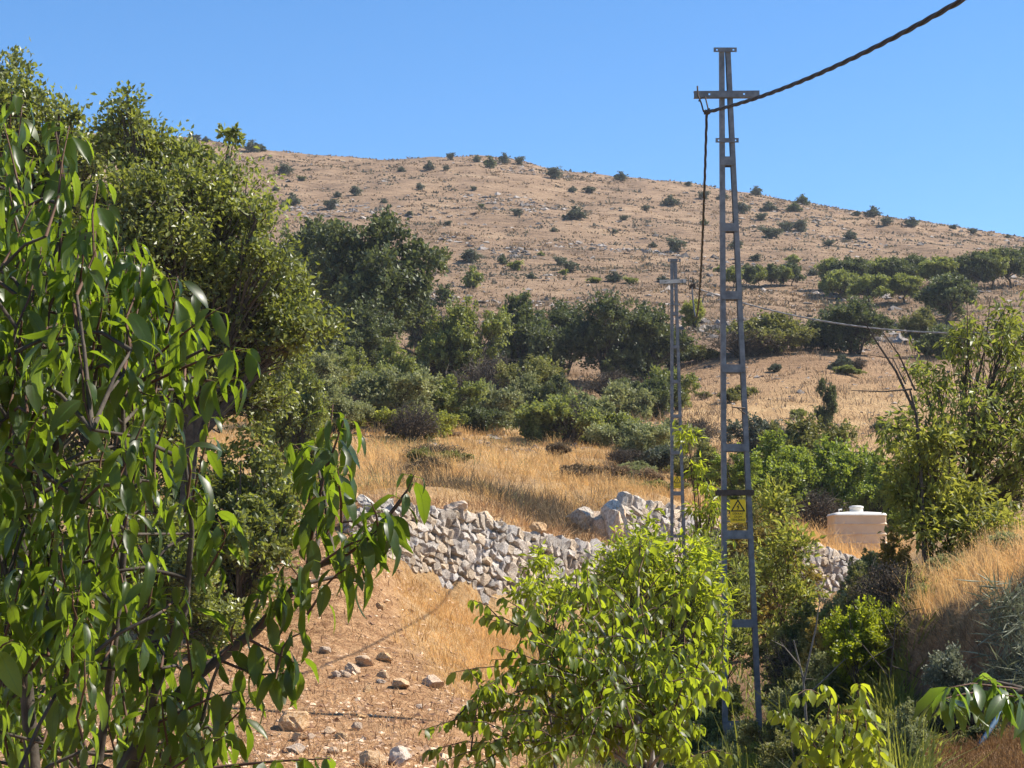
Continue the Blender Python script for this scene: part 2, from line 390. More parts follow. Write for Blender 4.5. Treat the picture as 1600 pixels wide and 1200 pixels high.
hn = t.math('ADD', t.math('MULTIPLY', t.noise(0.9, 8, 0.75, hs), 0.6), t.math('MULTIPLY', t.noise(0.14, 5, 0.65, pos), 0.4))
hill = t.ramp(hn, [(0.37, (0.10, 0.070, 0.048)), (0.46, (0.20, 0.132, 0.082)), (0.56, (0.285, 0.192, 0.118)), (0.70, (0.40, 0.30, 0.20))])
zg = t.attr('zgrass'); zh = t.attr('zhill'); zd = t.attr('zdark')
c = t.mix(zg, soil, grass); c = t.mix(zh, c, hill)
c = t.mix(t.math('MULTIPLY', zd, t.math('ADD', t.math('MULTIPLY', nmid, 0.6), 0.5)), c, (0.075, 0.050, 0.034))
p = t.n('BsdfPrincipled', {'Base Color': c, 'Roughness': 0.95, 'Specular IOR Level': 0.1})
bh = t.math('ADD', t.math('MULTIPLY', t.noise(1.4, 8, 0.75, pos), 1.0), t.math('MULTIPLY', nfin, 0.35))
t.t.links.new(t.n('Bump', {'Height': bh, 'Strength': 0.9, 'Distance': 0.35}).outputs[0], p.inputs['Normal'])
M['ground'] = t.done(p.outputs[0])

# ------------------------------------------------------------------ the ground
def line_d(px, line):
    return np.interp(px, [q[0] for q in line], [q[3] for q in line])
ys = np.concatenate([np.linspace(-40, 7.5, 14), np.exp(np.arange(math.log(8), math.log(45), 0.0078)), np.exp(np.arange(math.log(45), math.log(150), 0.0105)),
                     np.exp(np.arange(math.log(150), math.log(385), 0.011)), np.linspace(386, 760, 28)])
ac = np.concatenate([np.linspace(-1.3, -0.30, 24)[:-1], np.linspace(-0.30, 0.30, 310), np.linspace(0.30, 1.3, 24)[1:]])
GY, GA = np.meshgrid(ys, ac, indexing='ij')
GX = GA * (GY + 40.5)
GZ = H(GX, GY)
nr, nc = GY.shape
b = MB()
i = np.arange(nr - 1)[:, None] * nc; j = np.arange(nc - 1)[None]
b.add(np.stack([GX, GY, GZ], -1).reshape(-1, 3), None, np.stack([i + j, i + j + 1, i + nc + j + 1, i + nc + j], -1).reshape(-1, 4))
gme = b.mesh('ground', True)
gpx = 800 + FPX * GX / np.maximum(GY, 3); gd = GY
def zone_grass(px, d):
    z = sstep(39.0, 40.5, d) * (1 - sstep(90, 120, d))
    slope = sstep(540, 640, px - (36 - d) * 10) * sstep(24.5, 31, d) * (1 - sstep(900, 1100, px))
    bank = sstep(1390, 1430, px) * sstep(0.15, 0.35, d - line_d(px, BANK))
    return np.clip(z + slope + bank, 0, 1)
def zone_hill(px, d): return sstep(85, 130, d)
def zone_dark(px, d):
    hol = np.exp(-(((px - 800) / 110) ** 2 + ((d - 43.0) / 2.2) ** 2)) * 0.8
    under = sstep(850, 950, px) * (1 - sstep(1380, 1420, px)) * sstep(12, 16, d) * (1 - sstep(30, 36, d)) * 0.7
    lip = sstep(1385, 1410, px) * (1 - sstep(.05, .22, d - line_d(px, BANK))) * sstep(-2.2, -1.2, d - line_d(px, BANK)) * .75   # shade on the cut bank's face and foot, painted into the soil colour
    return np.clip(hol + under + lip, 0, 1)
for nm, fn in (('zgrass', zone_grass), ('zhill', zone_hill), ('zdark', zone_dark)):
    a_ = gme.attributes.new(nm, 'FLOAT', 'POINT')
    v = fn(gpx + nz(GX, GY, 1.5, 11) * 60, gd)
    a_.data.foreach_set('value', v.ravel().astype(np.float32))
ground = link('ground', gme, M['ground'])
ground['kind'] = 'structure'
tag(ground, 'dry stony earth and hillside rising to the ridge', 'ground')

# ------------------------------------------------------------------ stones
def rock_mesh(name, seed, sub=2, cuts=9, flat=0.62, rough=0.05, smooth=False):
    r = np.random.default_rng(seed)
    bm = bmesh.new()
    bmesh.ops.create_icosphere(bm, subdivisions=sub, radius=1.0)
    V = np.array([v.co[:] for v in bm.verts])
    for _ in range(cuts):
        n = r.normal(size=3); n /= np.linalg.norm(n)
        d = r.uniform(flat, 0.92)
        k = V @ n
        V -= np.outer(np.maximum(k - d, 0), n)
    if sub == 2:                                    # blocky wall stones: rough faces on all six sides
        for ax in range(3):
            for sg in (-1, 1):
                n = np.zeros(3); n[ax] = sg; n += r.normal(size=3) * .16; n /= np.linalg.norm(n)
                V -= np.outer(np.maximum(V @ n - r.uniform(.48, .66), 0), n)
    V += r.normal(size=V.shape) * rough
    V -= (V.max(0) + V.min(0)) / 2
    V /= (V.max(0) - V.min(0)) / 2
    for v, c_ in zip(bm.verts, V): v.co = c_
    me = bpy.data.meshes.new(name)
    bm.to_mesh(me); bm.free()
    for p_ in me.polygons: p_.use_smooth = smooth
    return me
STONES = [rock_mesh('wall_stone', 100 + k, 2, 9, 0.5, 0.06) for k in range(14)]
ROCKS = [rock_mesh('loose_rock', 200 + k, 3, 16, 0.42, 0.028) for k in range(10)]

def stone_wall(line, label, size, lean, seed, cap=1.0):
    r = random.Random(seed)
    T = [W(q[0], q[1], q[3] + 0.22) for q in line]; B = [W(q[0], q[2], q[3]) for q in line]
    S = [0.0]
    for a_, b_ in zip(T[:-1], T[1:]): S.append(S[-1] + (b_ - a_).length)
    def P(s_, v):
        s_ = min(max(s_, 0), S[-1] - 1e-4)
        k = max(i_ for i_ in range(len(S) - 1) if S[i_] <= s_)
        f = (s_ - S[k]) / (S[k + 1] - S[k])
        a_ = B[k].lerp(B[k + 1], f); b_ = T[k].lerp(T[k + 1], f)
        return a_.lerp(b_, v), (b_ - a_), (T[k + 1] - T[k]).normalized()
    root = empty('dry_stone_wall', P(S[-1] / 2, 0)[0])
    tag(root, label, 'wall', 'dry stone walls')
    root_inv = Matrix.Translation(-root.location)
    rows = max(3, round(max((t_ - b_).length for t_, b_ in zip(T, B)) / size[1]))
    for row in range(rows):
        s_ = -r.random() * size[0]
        while s_ < S[-1]:
            w = size[0] * r.uniform(0.6, 1.7)
            v = (row + 0.5 + r.uniform(-0.16, 0.16)) / rows
            p_, up, along = P(s_ + w / 2, v)
            hh = up.length / rows * r.uniform(0.9, 1.55)
            if row == rows - 1: hh *= r.uniform(0.9, 1.5) * cap
            nrm = along.cross(up.normalized()).normalized()
            if nrm.y > 0: nrm = -nrm
            dp = r.uniform(0.22, 0.34)
            zz = up.normalized()
            rot = Matrix((along, nrm, zz)).transposed().to_4x4()
            tilt = Matrix.Rotation(R(r.gauss(lean, 9)), 4, 'Y') @ Matrix.Rotation(R(r.gauss(0, 7)), 4, 'X') @ Matrix.Rotation(R(r.gauss(0, 9)), 4, 'Z')
            o = link('stone', r.choice(STONES), M['stone'], root)
            o.matrix_basis = root_inv @ Matrix.Translation(p_ - nrm * (dp * 0.5 - r.uniform(0.035, 0.065))) @ rot @ tilt @ Matrix.Rotation(R(r.choice((0, 180))), 4, 'Z') @ Matrix.Diagonal((w * 0.64, dp * 0.62, hh * 0.60, 1))
            s_ += w * 0.94
    c_ = MB()
    n = len(line)
    fr = [t_ + Vector((0, 0.12, -0.08)) for t_ in T]; fb = [b_ + Vector((0, 0.12, -0.3)) for b_ in B]
    kr = [t_ + Vector((0, 0.75, -0.08)) for t_ in T]; kb = [b_ + Vector((0, 0.9, -0.3)) for b_ in B]
    F = []
    for k in range(n - 1):
        F += [(k, k + 1, n + k + 1, n + k), (n + k, n + k + 1, 3 * n + k + 1, 3 * n + k), (3 * n + k, 3 * n + k + 1, 2 * n + k + 1, 2 * n + k)]
    F += [(0, n, 3 * n, 2 * n), (n - 1, 2 * n - 1, 4 * n - 1, 3 * n - 1)]
    c_.add([tuple(q - root.location) for q in fb + fr + kb + kr], None, F)
    c_.build('rubble_core', M['core'], root)
    return root
stone_wall(WALL_A, 'rough pale dry stone retaining wall above the bare earth slope, left of the poles', (0.175, 0.205), 20, 3)
stone_wall(WALL_B, 'bright dry stone wall running behind both poles below the water tank', (0.185, 0.21), 22, 5)

rock_list = [  # px, py, width px, height ratio, label
    (457, 1127, 52, 0.72, 'largest rounded brown boulder on the earth slope beside the cherry leaves'),
    (468, 1154, 20, 0.75, 'small pale rock just below the large rounded boulder, left one of two'),
    (485, 1152, 15, 0.8, 'small pale rock just below the large rounded boulder, right one of two'),
    (463, 1172, 31, 0.6, 'low pinkish rock under the boulder near the lower cherry leaves'),
    (569, 1036, 34, 0.5, 'flat bright cream slab, palest rock on the bare slope'),
    (552, 1045, 25, 0.7, 'brown rock leaning against the left side of the bright slab'),
    (540, 1056, 15, 0.8, 'small brown rock, second left of the bright slab'),
    (524, 1055, 17, 0.7, 'small squarish rock at the left end of the row by the bright slab'),
    (600, 1030, 25, 0.7, 'pale pink rock on the upper right of the bright slab'),
    (599, 1055, 19, 0.7, 'small tan rock right below the bright slab'),
    (595, 1065, 15, 0.5, 'thin flat rock beneath the small tan rock below the bright slab'),
    (628, 1069, 29, 0.65, 'rounded tan rock midway between the bright slab and the solitary rock'),
    (576, 1077, 19, 0.7, 'cream rock lying alone downhill from the bright slab'),
    (676, 1066, 32, 0.7, 'solitary oblong rock near the left tips of the young tree'),
    (507, 1017, 21, 0.7, 'half buried rock highest left on the bare slope'),
    (595, 951, 17, 0.7, 'small rock under the dry grass below the stone wall'),
    (581, 1186, 40, 0.8, 'big pale pink rock at the bottom edge, left one of the pair'),
    (624, 1184, 38, 1.0, 'tall rugged grey rock at the bottom edge, right one of the pair'),
    (515, 1142, 19, 0.7, 'bright topped small rock right of the big boulder'),
    (536, 1150, 23, 0.55, 'low rock on the slope, second right of the big boulder'),
    (557, 1136, 19, 0.8, 'upright pale rock uphill of the pair at the bottom edge'),
    (565, 1121, 15, 0.5, 'small flat rock high above the pair at the bottom edge'),
    (656, 1104, 11, 0.9, 'tiny rock left of the young tree leaves'),
    (520, 1174, 22, 0.6, 'dull rock at the bottom edge left of the rock pair'),
]
for k, (px, py, w, hr, lab) in enumerate(rock_list):
    g = hit(px, py + w * hr * 0.4)
    m_ = w * g.y / FPX
    o = link('rock', ROCKS[k % 10], M['rock'])
    o.location = g + Vector((0, 0.25 * m_, m_ * hr * 0.29))
    o.scale = (m_ * 0.55, m_ * 0.5, m_ * hr * 0.55)
    o.rotation_euler = (random.gauss(0, .2), random.gauss(0, .2), random.uniform(0, 6.28))
    tag(o, lab, 'rock', 'loose rocks on the bare slope')
heap = [(905, 806, 38, 0.75, 'dark rounded boulder at the left of the boulder heap'), (932, 812, 34, 0.75, 'pale rounded boulder in the middle of the heap at the wall end'),
        (955, 787, 38, 0.5, 'long slab capping the boulder heap at the wall end'), (962, 803, 40, 0.6, 'leaning slab under the capping slab at the wall end'),
        (962, 826, 34, 0.7, 'brown boulder at the foot of the wall end'), (937, 835, 40, 0.6, 'grey boulder lowest in the heap above the young tree'),
        (925, 842, 20, 0.8, 'small grey stone at the lower left of the boulder heap'),
        (547, 775, 30, 0.8, 'pale boulder left of the stone wall behind the cherry shoot'), (572, 785, 30, 0.7, 'boulder at the left end of the stone wall top'),
        (528, 770, 22, 0.6, 'small boulder farthest left of the stone wall'), (600, 790, 28, 0.9, 'upright brown boulder on top of the stone wall under the leaf tip'),
        (712, 794, 34, 0.7, 'large pale block on top of the stone wall, left of the brown block'), (757, 812, 32, 0.9, 'brown square block standing on top of the stone wall'),
        (840, 826, 30, 0.7, 'pointed pinkish block on the right part of the stone wall top')]
for k, (px, py, w, hr, lab) in enumerate(heap):
    d = 42.2 if px > 880 else (35.8 if px < 610 else float(line_d(px, WALL_A)) + 0.4)
    c_ = W(px, py, d); m_ = w * d / FPX
    o = link('boulder', ROCKS[(k * 3 + 1) % 10], M['rock'] if k % 2 else M['stone'])
    zg_ = float(H(c_.x, d))
    o.location = c_
    o.scale = (m_ * 0.52, m_ * 0.52, max(m_ * hr * 0.5, (c_.z + m_ * hr * .5 - zg_) * 0.5 if px > 880 else 0))
    if px > 880: o.location.z = c_.z + m_ * hr * .5 - o.scale.z
    o.rotation_euler = (random.gauss(0, .12), random.gauss(0, .12), random.uniform(0, 6.28))
    tag(o, lab, 'boulder', 'boulders by the stone walls')

# ------------------------------------------------------------------ poles
def text_mesh(txt, size, name):
    cu = bpy.data.curves.new(name, 'FONT')
    cu.body = txt; cu.size = size; cu.align_x = 'CENTER'; cu.align_y = 'CENTER'; cu.extrude = 0.0015
    o = bpy.data.objects.new(name, cu)
    COL.objects.link(o)
    bpy.context.view_layer.update()
    me = bpy.data.meshes.new_from_object(o.evaluated_get(bpy.context.evaluated_depsgraph_get()))
    bpy.data.objects.remove(o); bpy.data.curves.remove(cu)
    return me

def lattice_pole(label, d, legs, battens, small, arm, guard, sign, leg_px, yaw=0.0):
    """legs: ((px, py) top and foot) of the left and right leg's centre line; battens: list of (py top, py bottom)"""
    (l0, l1), (r0, r1) = legs
    base = (W(*l1, d) + W(*r1, d)) / 2
    base.z = min(base.z, float(H(base.x, d)) + 0.05)
    root = empty('lattice_pole', base)
    tag(root, label, 'pole', 'steel ladder type power poles')
    inv = -base
    lw = leg_px * d / FPX; dep = lw * 2.0; th = 0.009
    def edge(py, side):
        (a_, b_) = legs[side]
        f = (py - a_[1]) / (b_[1] - a_[1])
        return W(a_[0] + (b_[0] - a_[0]) * f, py, d)
    for side in (0, 1):
        sgn = 1 if side == 0 else -1           # channel opens inwards
        a_ = W(*legs[side][0], d) + inv; b_ = W(*legs[side][1], d) + inv
        b_ = b_ + (b_ - a_).normalized() * 0.9
        prof = [(-lw / 2, -dep / 2), (lw / 2, -dep / 2), (lw / 2, -dep / 2 + th), (-lw / 2 + th, -dep / 2 + th), (-lw / 2 + th, dep / 2 - th), (lw / 2, dep / 2 - th), (lw / 2, dep / 2), (-lw / 2, dep / 2)]
        prof = [(x * sgn, y) for x, y in prof]
        m_ = MB()
        V = [(q.x + x, q.y + y, q.z) for q in (b_, a_) for x, y in prof]
        F = [(k, (k + 1) % 8, 8 + (k + 1) % 8, 8 + k) for k in range(8)] + [(0, 1, 2, 3), (0, 3, 4, 7), (4, 5, 6, 7), (8, 11, 10, 9), (8, 15, 12, 11), (12, 15, 14, 13)]
        m_.add(V, None, F)
        m_.build('leg', M['steel'], root)
    for (p0, p1) in battens:
        pm = (p0 + p1) / 2
        a_ = edge(pm, 0); b_ = edge(pm, 1)
        hgt = (p1 - p0) * d / FPX
        for back in (0, 1):
            m_ = MB()
            c_ = (a_ + b_) / 2 + inv
            wdt = (b_ - a_).length + lw * (0.75 if back == 0 else .6)
            yy = (-dep / 2 - 0.006) if back == 0 else (dep / 2 + 0.006)
            m_.box((c_.x, c_.y + yy, c_.z), wdt, 0.012, hgt)
            if back == 0:
                m_.box((c_.x, c_.y + yy + 0.03, c_.z - hgt / 2 + 0.004), (b_ - a_).length - lw * 1.1, 0.05, 0.008)
            m_.build('batten', M['steel'], root)
    for (x0, x1, p0, p1) in small:             # short drilled cross brackets
        a_ = W(x0, (p0 + p1) / 2, d); b_ = W(x1, (p0 + p1) / 2, d); hgt = (p1 - p0) * d / FPX; wd = (b_ - a_).length
        c_ = (a_ + b_) / 2 + inv
        m_ = MB()
        hole = hgt * 0.42; hx = wd / 2 - hgt * 0.75
        y0 = c_.y - dep / 2 - 0.02
        m_.box((c_.x, y0, c_.z), 2 * hx - hole, 0.016, hgt)
        for s_ in (-1, 1):
            m_.box((c_.x + s_ * (hx + wd / 2 + hole / 2) / 2, y0, c_.z), wd / 2 - hx - hole / 2, 0.016, hgt)
            m_.box((c_.x + s_ * hx, y0, c_.z + hgt / 4 + hole / 4), hole, 0.016, (hgt - hole) / 2)
            m_.box((c_.x + s_ * hx, y0, c_.z - hgt / 4 - hole / 4), hole, 0.016, (hgt - hole) / 2)
        m_.build('bracket', M['steel'], root)
    # cross arm: a channel with two drilled holes and end plates
    x0, x1, ym, hp, tilt = arm
    a_ = W(x0, ym, d); b_ = W(x1, ym, d); hgt = hp * d / FPX; wd = (b_ - a_).length
    c_ = (a_ + b_) / 2 + inv
    ar = MB()
    rot = Matrix.Rotation(tilt[0], 4, 'Y') @ Matrix.Rotation(tilt[1], 4, 'Z')
    def ab(x, y, z, sx, sy, sz):
        v = rot @ Vector((x, y, z))
        ar.box((c_.x + v.x, c_.y - dep / 2 - 0.05 + v.y, c_.z + v.z), sx, sy, sz, rot)
    hole = hgt * 0.3; hx = wd * 0.265
    for s_, e_ in ((-wd / 2, -hx - hole / 2), (-hx + hole / 2, hx - hole / 2), (hx + hole / 2, wd / 2)):
        ab((s_ + e_) / 2, 0, 0, e_ - s_, 0.010, hgt)
    for s_ in (-1, 1):
        ab(s_ * hx, 0, hgt * .25 + hole * .25, hole, 0.010, (hgt - hole) / 2)
        ab(s_ * hx, 0, -hgt * .25 - hole * .25, hole, 0.010, (hgt - hole) / 2)
        ab(s_ * (wd / 2 - hgt * .6), -0.009, 0, hgt * 1.15, 0.008, hgt * 1.04)
    ab(0, 0.034, hgt / 2 + 0.003, wd, 0.075, 0.006); ab(0, 0.030, -hgt / 2 - 0.003, wd, 0.065, 0.006)
    ar.build('cross_arm', M['steel'], root)
    if guard:
        x0, x1, p0, p1 = guard
        a_ = W(x0, (p0 + p1) / 2, d) + inv; b_ = W(x1, (p0 + p1) / 2, d) + inv
        for s_ in (-1, 1):
            m_ = MB(); oy = Vector((0, s_ * (dep / 2 + 0.035), 0))
            m_.box(tuple((a_ + b_) / 2 + oy), (b_ - a_).length, 0.04, (p1 - p0) * d / FPX)
            gb = m_.build('guard_bar', M['iron'], root)
            for k, f in enumerate((0.02, 0.24, 0.72, 0.97)):
                q = a_.lerp(b_, f) + oy
                m_ = MB(); m_.tube([q, q + Vector((0.06 * (-1) ** k + (f - .5) * .08, s_ * 0.03, 0.07))], [0.005, 0.002], 4)
                m_.build('spike', M['steel'], gb)
    sx0, sx1, sy0, sy1, full = sign
    a_ = W(sx0, sy0, d); b_ = W(sx1, sy1, d)
    c_ = (a_ + b_) / 2 + inv; wd = b_.x - a_.x; hg = a_.z - b_.z
    yy = c_.y - dep / 2 - 0.028
    m_ = MB(); m_.box((c_.x, yy, c_.z), wd, 0.003, hg)
    pl = m_.build('warning_sign', M['signyellow'], root)
    pl['label'] = 'yellow danger of death warning plate'
    for sgn in (0.44, -0.44):
        e0, e1 = edge(sy0 + (sy1 - sy0) * (.5 - sgn), 0), edge(sy0 + (sy1 - sy0) * (.5 - sgn), 1)
        m_ = MB(); q = (e0 + e1) / 2 + inv; m_.box((q.x, yy + 0.014, q.z), (e1 - e0).length + lw * .5, 0.006, 0.018)
        m_.build('sign_strap', M['steel'], root)
    tz = c_.z + hg * 0.17; tr_ = hg * 0.30; y2 = yy - 0.004
    m_ = MB()
    outer = [Vector((0, 0, tr_)), Vector((-tr_ * .92, 0, -tr_ * .55)), Vector((tr_ * .92, 0, -tr_ * .55))]
    for k in range(3):
        p0, p1 = outer[k], outer[(k + 1) % 3]
        dv = (p1 - p0); m_.box((c_.x + (p0.x + p1.x) / 2, y2, tz + (p0.z + p1.z) / 2), dv.length * 1.06, 0.003, tr_ * 0.17, Matrix.Rotation(-math.atan2(dv.z, dv.x), 4, 'Y'))
    m_.build('triangle_border', M['signblack'], pl)
    bolt = [(0.10, 0.55), (-0.26, -0.02), (0.0, -0.02), (-0.08, -0.42), (-0.2, -0.3), (-0.05, -0.55), (0.12, -0.32), (0.04, -0.38), (0.22, 0.14), (-0.02, 0.14), (0.22, 0.55)]
    bm = bmesh.new()
    f = bm.faces.new([bm.verts.new((c_.x + x * tr_ * .8, y2, tz + z * tr_ * .8)) for x, z in bolt])
    ex = bmesh.ops.extrude_face_region(bm, geom=[f])
    for v in [e for e in ex['geom'] if isinstance(e, bmesh.types.BMVert)]: v.co.y -= 0.003
    me = bpy.data.meshes.new('lightning_bolt'); bm.to_mesh(me); bm.free()
    link('lightning_bolt', me, M['signblack'], pl)
    for k, txt in enumerate(('DİKKAT', 'ÖLÜM', 'TEHLİKESİ')):
        me = text_mesh(txt, hg * 0.125, 'lettering')
        o = link('lettering', me, M['signblack'], pl)
        o.location = (c_.x, y2, c_.z - hg * (0.115 + 0.135 * k)); o.rotation_euler = (R(90), 0, 0)
    return root, dep

PD = 24.0
pole1, dep1 = lattice_pole('tall grey steel ladder pole in front, cable clamped to its cross arm', PD, (((1127.6, 78), (1133, 1168)), ((1137, 78), (1188, 1168))),
    [(246, 260), (350, 363), (456, 469), (570, 583), (694, 706), (829, 842), (968, 980), (1127, 1139)],
    [(1114, 1150, 77, 84), (1117, 1153, 218, 225)], (1083, 1185, 150.5, 9.5, (R(-0.4), 0)), (1119, 1177, 766, 774), (1139.5, 1164, 781, 817, True), 7.6)
PD2 = 42.3
pole2, dep2 = lattice_pole('smaller grey steel ladder pole standing behind, left of the tall pole', PD2, (((1049.8, 405), (1049.8, 872)), ((1054.8, 405), (1069.5, 872))),
    [(488, 493), (540, 545), (594, 599), (648, 653), (705, 710), (768, 774), (835, 840)],
    [(1043, 1063, 405, 410), (1044, 1062, 475, 478)], (1027, 1074, 441, 5.5, (R(-6), R(22))), None, (1052, 1063, 745, 763, False), 4.6)
# small step peg on the front pole, hook and clamp
m_ = MB(); a_ = W(1163, 639, PD) - pole1.location; a_.y -= dep1 / 2 + .02
e_ = W(1141, 638, PD) - pole1.location; e_.y -= dep1 / 2 + .12
m_.tube([a_, e_], 0.010, 4); m_.tube([e_.lerp(a_, .35), a_ - Vector((0, 0, 0.07))], 0.008, 4)
m_.build('step_peg', M['iron'], pole1)
def clampset(pole, arm_end, knot, dist):
    hk = MB()
    P0 = W(arm_end[0], arm_end[1] - 10, dist) - pole.location; Kn = W(*knot, dist) - pole.location
    s_ = dist / FPX
    for q in (P0, Kn): q.y -= 0.18
    pts = [P0, P0 + Vector((0.5 * s_, 0, -14 * s_)), P0.lerp(Kn, 0.65) + Vector((-3.5 * s_, 0, 0)), Kn + Vector((-5 * s_, 0, 1 * s_)), Kn]
    hk.tube(pts, 0.011, 5)
    hk.tube([P0 + Vector((2 * s_, 0, -25 * s_)), P0 + Vector((4 * s_, 0, -21 * s_)), P0.lerp(Kn, .5) + Vector((5 * s_, 0, 4 * s_)), Kn + Vector((3 * s_, 0, 3 * s_))], 0.010, 5)
    hk.build('hook', M['iron'], pole)
    cl = MB()
    cl.box(tuple(Kn), 8 * s_, 0.07, 5 * s_, Matrix.Rotation(R(25), 4, 'Y')); cl.box(tuple(Kn + Vector((3 * s_, -.02, 1 * s_))), 4 * s_, 0.09, 7 * s_, Matrix.Rotation(R(-10), 4, 'Y'))
    cl.tube([Kn + Vector((-4 * s_, -.05, 2 * s_)), Kn + Vector((-4 * s_, -.05, -5 * s_))], 0.010, 5)
    cl.build('cable_clamp', M['iron'], pole)
    return Kn + pole.location
K1 = clampset(pole1, (1087.5, 150), (1102, 181), PD)
K2 = clampset(pole2, (1074, 441), (1080, 450), PD2)

# ------------------------------------------------------------------ cables
def cable(label, pts, rad, strands, pitch, mat):
    P = np.array([tuple(p) for p in pts], float)
    T = np.gradient(P, axis=0); T /= np.linalg.norm(T, axis=1)[:, None]
    A = np.cross(T, (0, 0, 1.0)); A /= np.linalg.norm(A, axis=1)[:, None]; B = np.cross(A, T)
    S = np.concatenate([[0], np.cumsum(np.linalg.norm(np.diff(P, axis=0), axis=1))])
    root = empty('power_cable', tuple(P[0])); tag(root, label, 'cable', 'twisted overhead power cables')
    for k in range(strands):
        ph = S / pitch * 2 * math.pi + k * 2 * math.pi / strands
        Q = P + (A * np.cos(ph)[:, None] + B * np.sin(ph)[:, None]) * rad * 0.60 - P[0]
        m_ = MB(); m_.tube(Q, rad * 0.55, 5)
        m_.build('strand', mat, root, True)
    return root
def bez(ctrl, n):
    C = np.array([tuple(c_) for c_ in ctrl]); out = []
    tt = np.linspace(0, 1, n)
    k = len(C) - 1
    return sum(math.comb(k, i_) * ((1 - tt) ** (k - i_) * tt ** i_)[:, None] * C[i_] for i_ in range(k + 1))
q1, q2, q3 = W(1276, 118, 18.6), W(1397, 59, 16.1), W(1499, 2, 14.3)
# sagging span towards a pole behind the viewer: parabola through the points seen
far_end = Vector((q3.x + (q3.x - q2.x) * 3.5, q3.y + (q3.y - q2.y) * 3.5, q3.z + (q3.z - q2.z) * 5.0))
xs = [0, (q1 - K1).length, (q2 - K1).length, (q3 - K1).length, (far_end - K1).length]
kp = [K1, q1, q2, q3, far_end]
ss = np.linspace(0, xs[-1], 420)
cf = [np.polyfit(xs, [p_[i_] for p_ in kp], 2, w=[6, 4, 4, 6, 0.2]) for i_ in range(3)]
span = np.stack([np.polyval(c_, ss) for c_ in cf], -1)
span += (np.array(K1) - span[0]) * np.clip(1 - ss / 3, 0, 1)[:, None]
cable('thick dark twisted cable slanting from the tall pole to the upper right', span, 0.022, 3, 1.25, M['cable'])
tt = np.linspace(0, 1, 360)[:, None]
sp2 = np.array(K1) * (1 - tt) + np.array(K2) * tt
sp2[:, 2] -= 1.5 * 4 * (tt * (1 - tt))[:, 0]
cable('dark twisted cable hanging in a long loop from the tall pole to the rear pole', sp2, 0.017, 3, 1.1, M['cable'])
e3 = W(1750, 508, 39)
mid3 = W(1350, 513, 41)
xs = [0, (W(1200, 484, 42) - K2).length, (mid3 - K2).length, (W(1510, 518, 40) - K2).length, (e3 - K2).length]
kp = [K2, W(1200, 484, 42), mid3, W(1510, 518, 40), e3]
ss = np.linspace(0, xs[-1], 300)
cf = [np.polyfit(xs, [p_[i_] for p_ in kp], 2, w=[5, 3, 3, 3, 1]) for i_ in range(3)]
sp3 = np.stack([np.polyval(c_, ss) for c_ in cf], -1)
cable('thin pale twisted cable running right from the rear pole into the trees', sp3, 0.017, 3, 0.8, M['palecable'])

# ------------------------------------------------------------------ water tank and pipe
TD = 51.0
tb = at(1338, TD)
tk = empty('water_tank', tb); tag(tk, 'cream plastic water tank with ribbed sides above the stone wall', 'tank')
x0, x1 = W(1297, 850, TD).x - tb.x, W(1381, 850, TD).x - tb.x
ztop = W(1338, 806, TD).z - tb.z
def rrect(hw, hd, r_, n=5):
    out = []
    for cx, cy, a0 in ((hw - r_, hd - r_, 0), (-hw + r_, hd - r_, 90), (-hw + r_, -hd + r_, 180), (hw - r_, -hd + r_, 270)):
        for k in range(n + 1):
            a_ = R(a0 + 90 * k / n); out.append((cx + r_ * math.cos(a_), cy + r_ * math.sin(a_)))
    return out
def loft(m_, rings, cx):
    n = len(rings[0][1]); V = []; F = []
    for z, ring in rings: V += [(cx + x, y, z) for x, y in ring]
    for k in range(len(rings) - 1):
        for q in range(n): F.append((k * n + q, k * n + (q + 1) % n, (k + 1) * n + (q + 1) % n, (k + 1) * n + q))
    m_.add(V, [(len(V) - n, len(V) - n + q, len(V) - n + q + 1) for q in range(1, n - 1)], F)
cx = (x0 + x1) / 2; hw = (x1 - x0) / 2
m_ = MB(); rings = []
for z in np.linspace(-0.25, ztop, 34):
    f = (z + .25) / (ztop + .25)
    rib = 0.024 * (1 if (f * 5) % 1 < 0.16 else 0)
    rings.append((z, rrect(hw - 0.02 + rib, 0.55 + rib, 0.06)))
m_2 = rings
loft(m_, rings, cx); m_.build('tank_body', M['tank'], tk, False)
m_ = MB()
loft(m_, [(ztop - 0.005, rrect(hw + 0.012, 0.575, 0.13)), (ztop + 0.05, rrect(hw - 0.02, 0.56, 0.12)), (ztop + 0.075, rrect(hw - 0.12, 0.48, 0.1)), (ztop + 0.10, rrect(hw - 0.42, 0.26, 0.08))], cx)
m_.build('tank_shoulder', M['tankfit'], tk, True)
m_ = MB(); ring = [(0.18 * math.cos(a_), 0.18 * math.sin(a_)) for a_ in np.arange(16) / 16 * 2 * math.pi]
loft(m_, [(ztop + 0.10, ring), (ztop + 0.20, ring), (ztop + 0.21, [(x * 1.12, y * 1.12) for x, y in ring]), (ztop + 0.25, [(x * 1.05, y * 1.05) for x, y in ring]), (ztop + .27, [(x * .6, y * .6) for x, y in ring])], cx)
m_.build('lid', M['tankfit'], tk, True)
m_ = MB(); m_.tube([(x0 + 0.2, -0.3, ztop + .03), (x0 + 0.2, -0.3, ztop + 0.15), (x0 + .28, -0.3, ztop + .16)], 0.03, 6); m_.build('vent_pipe', M['tankfit'], tk)

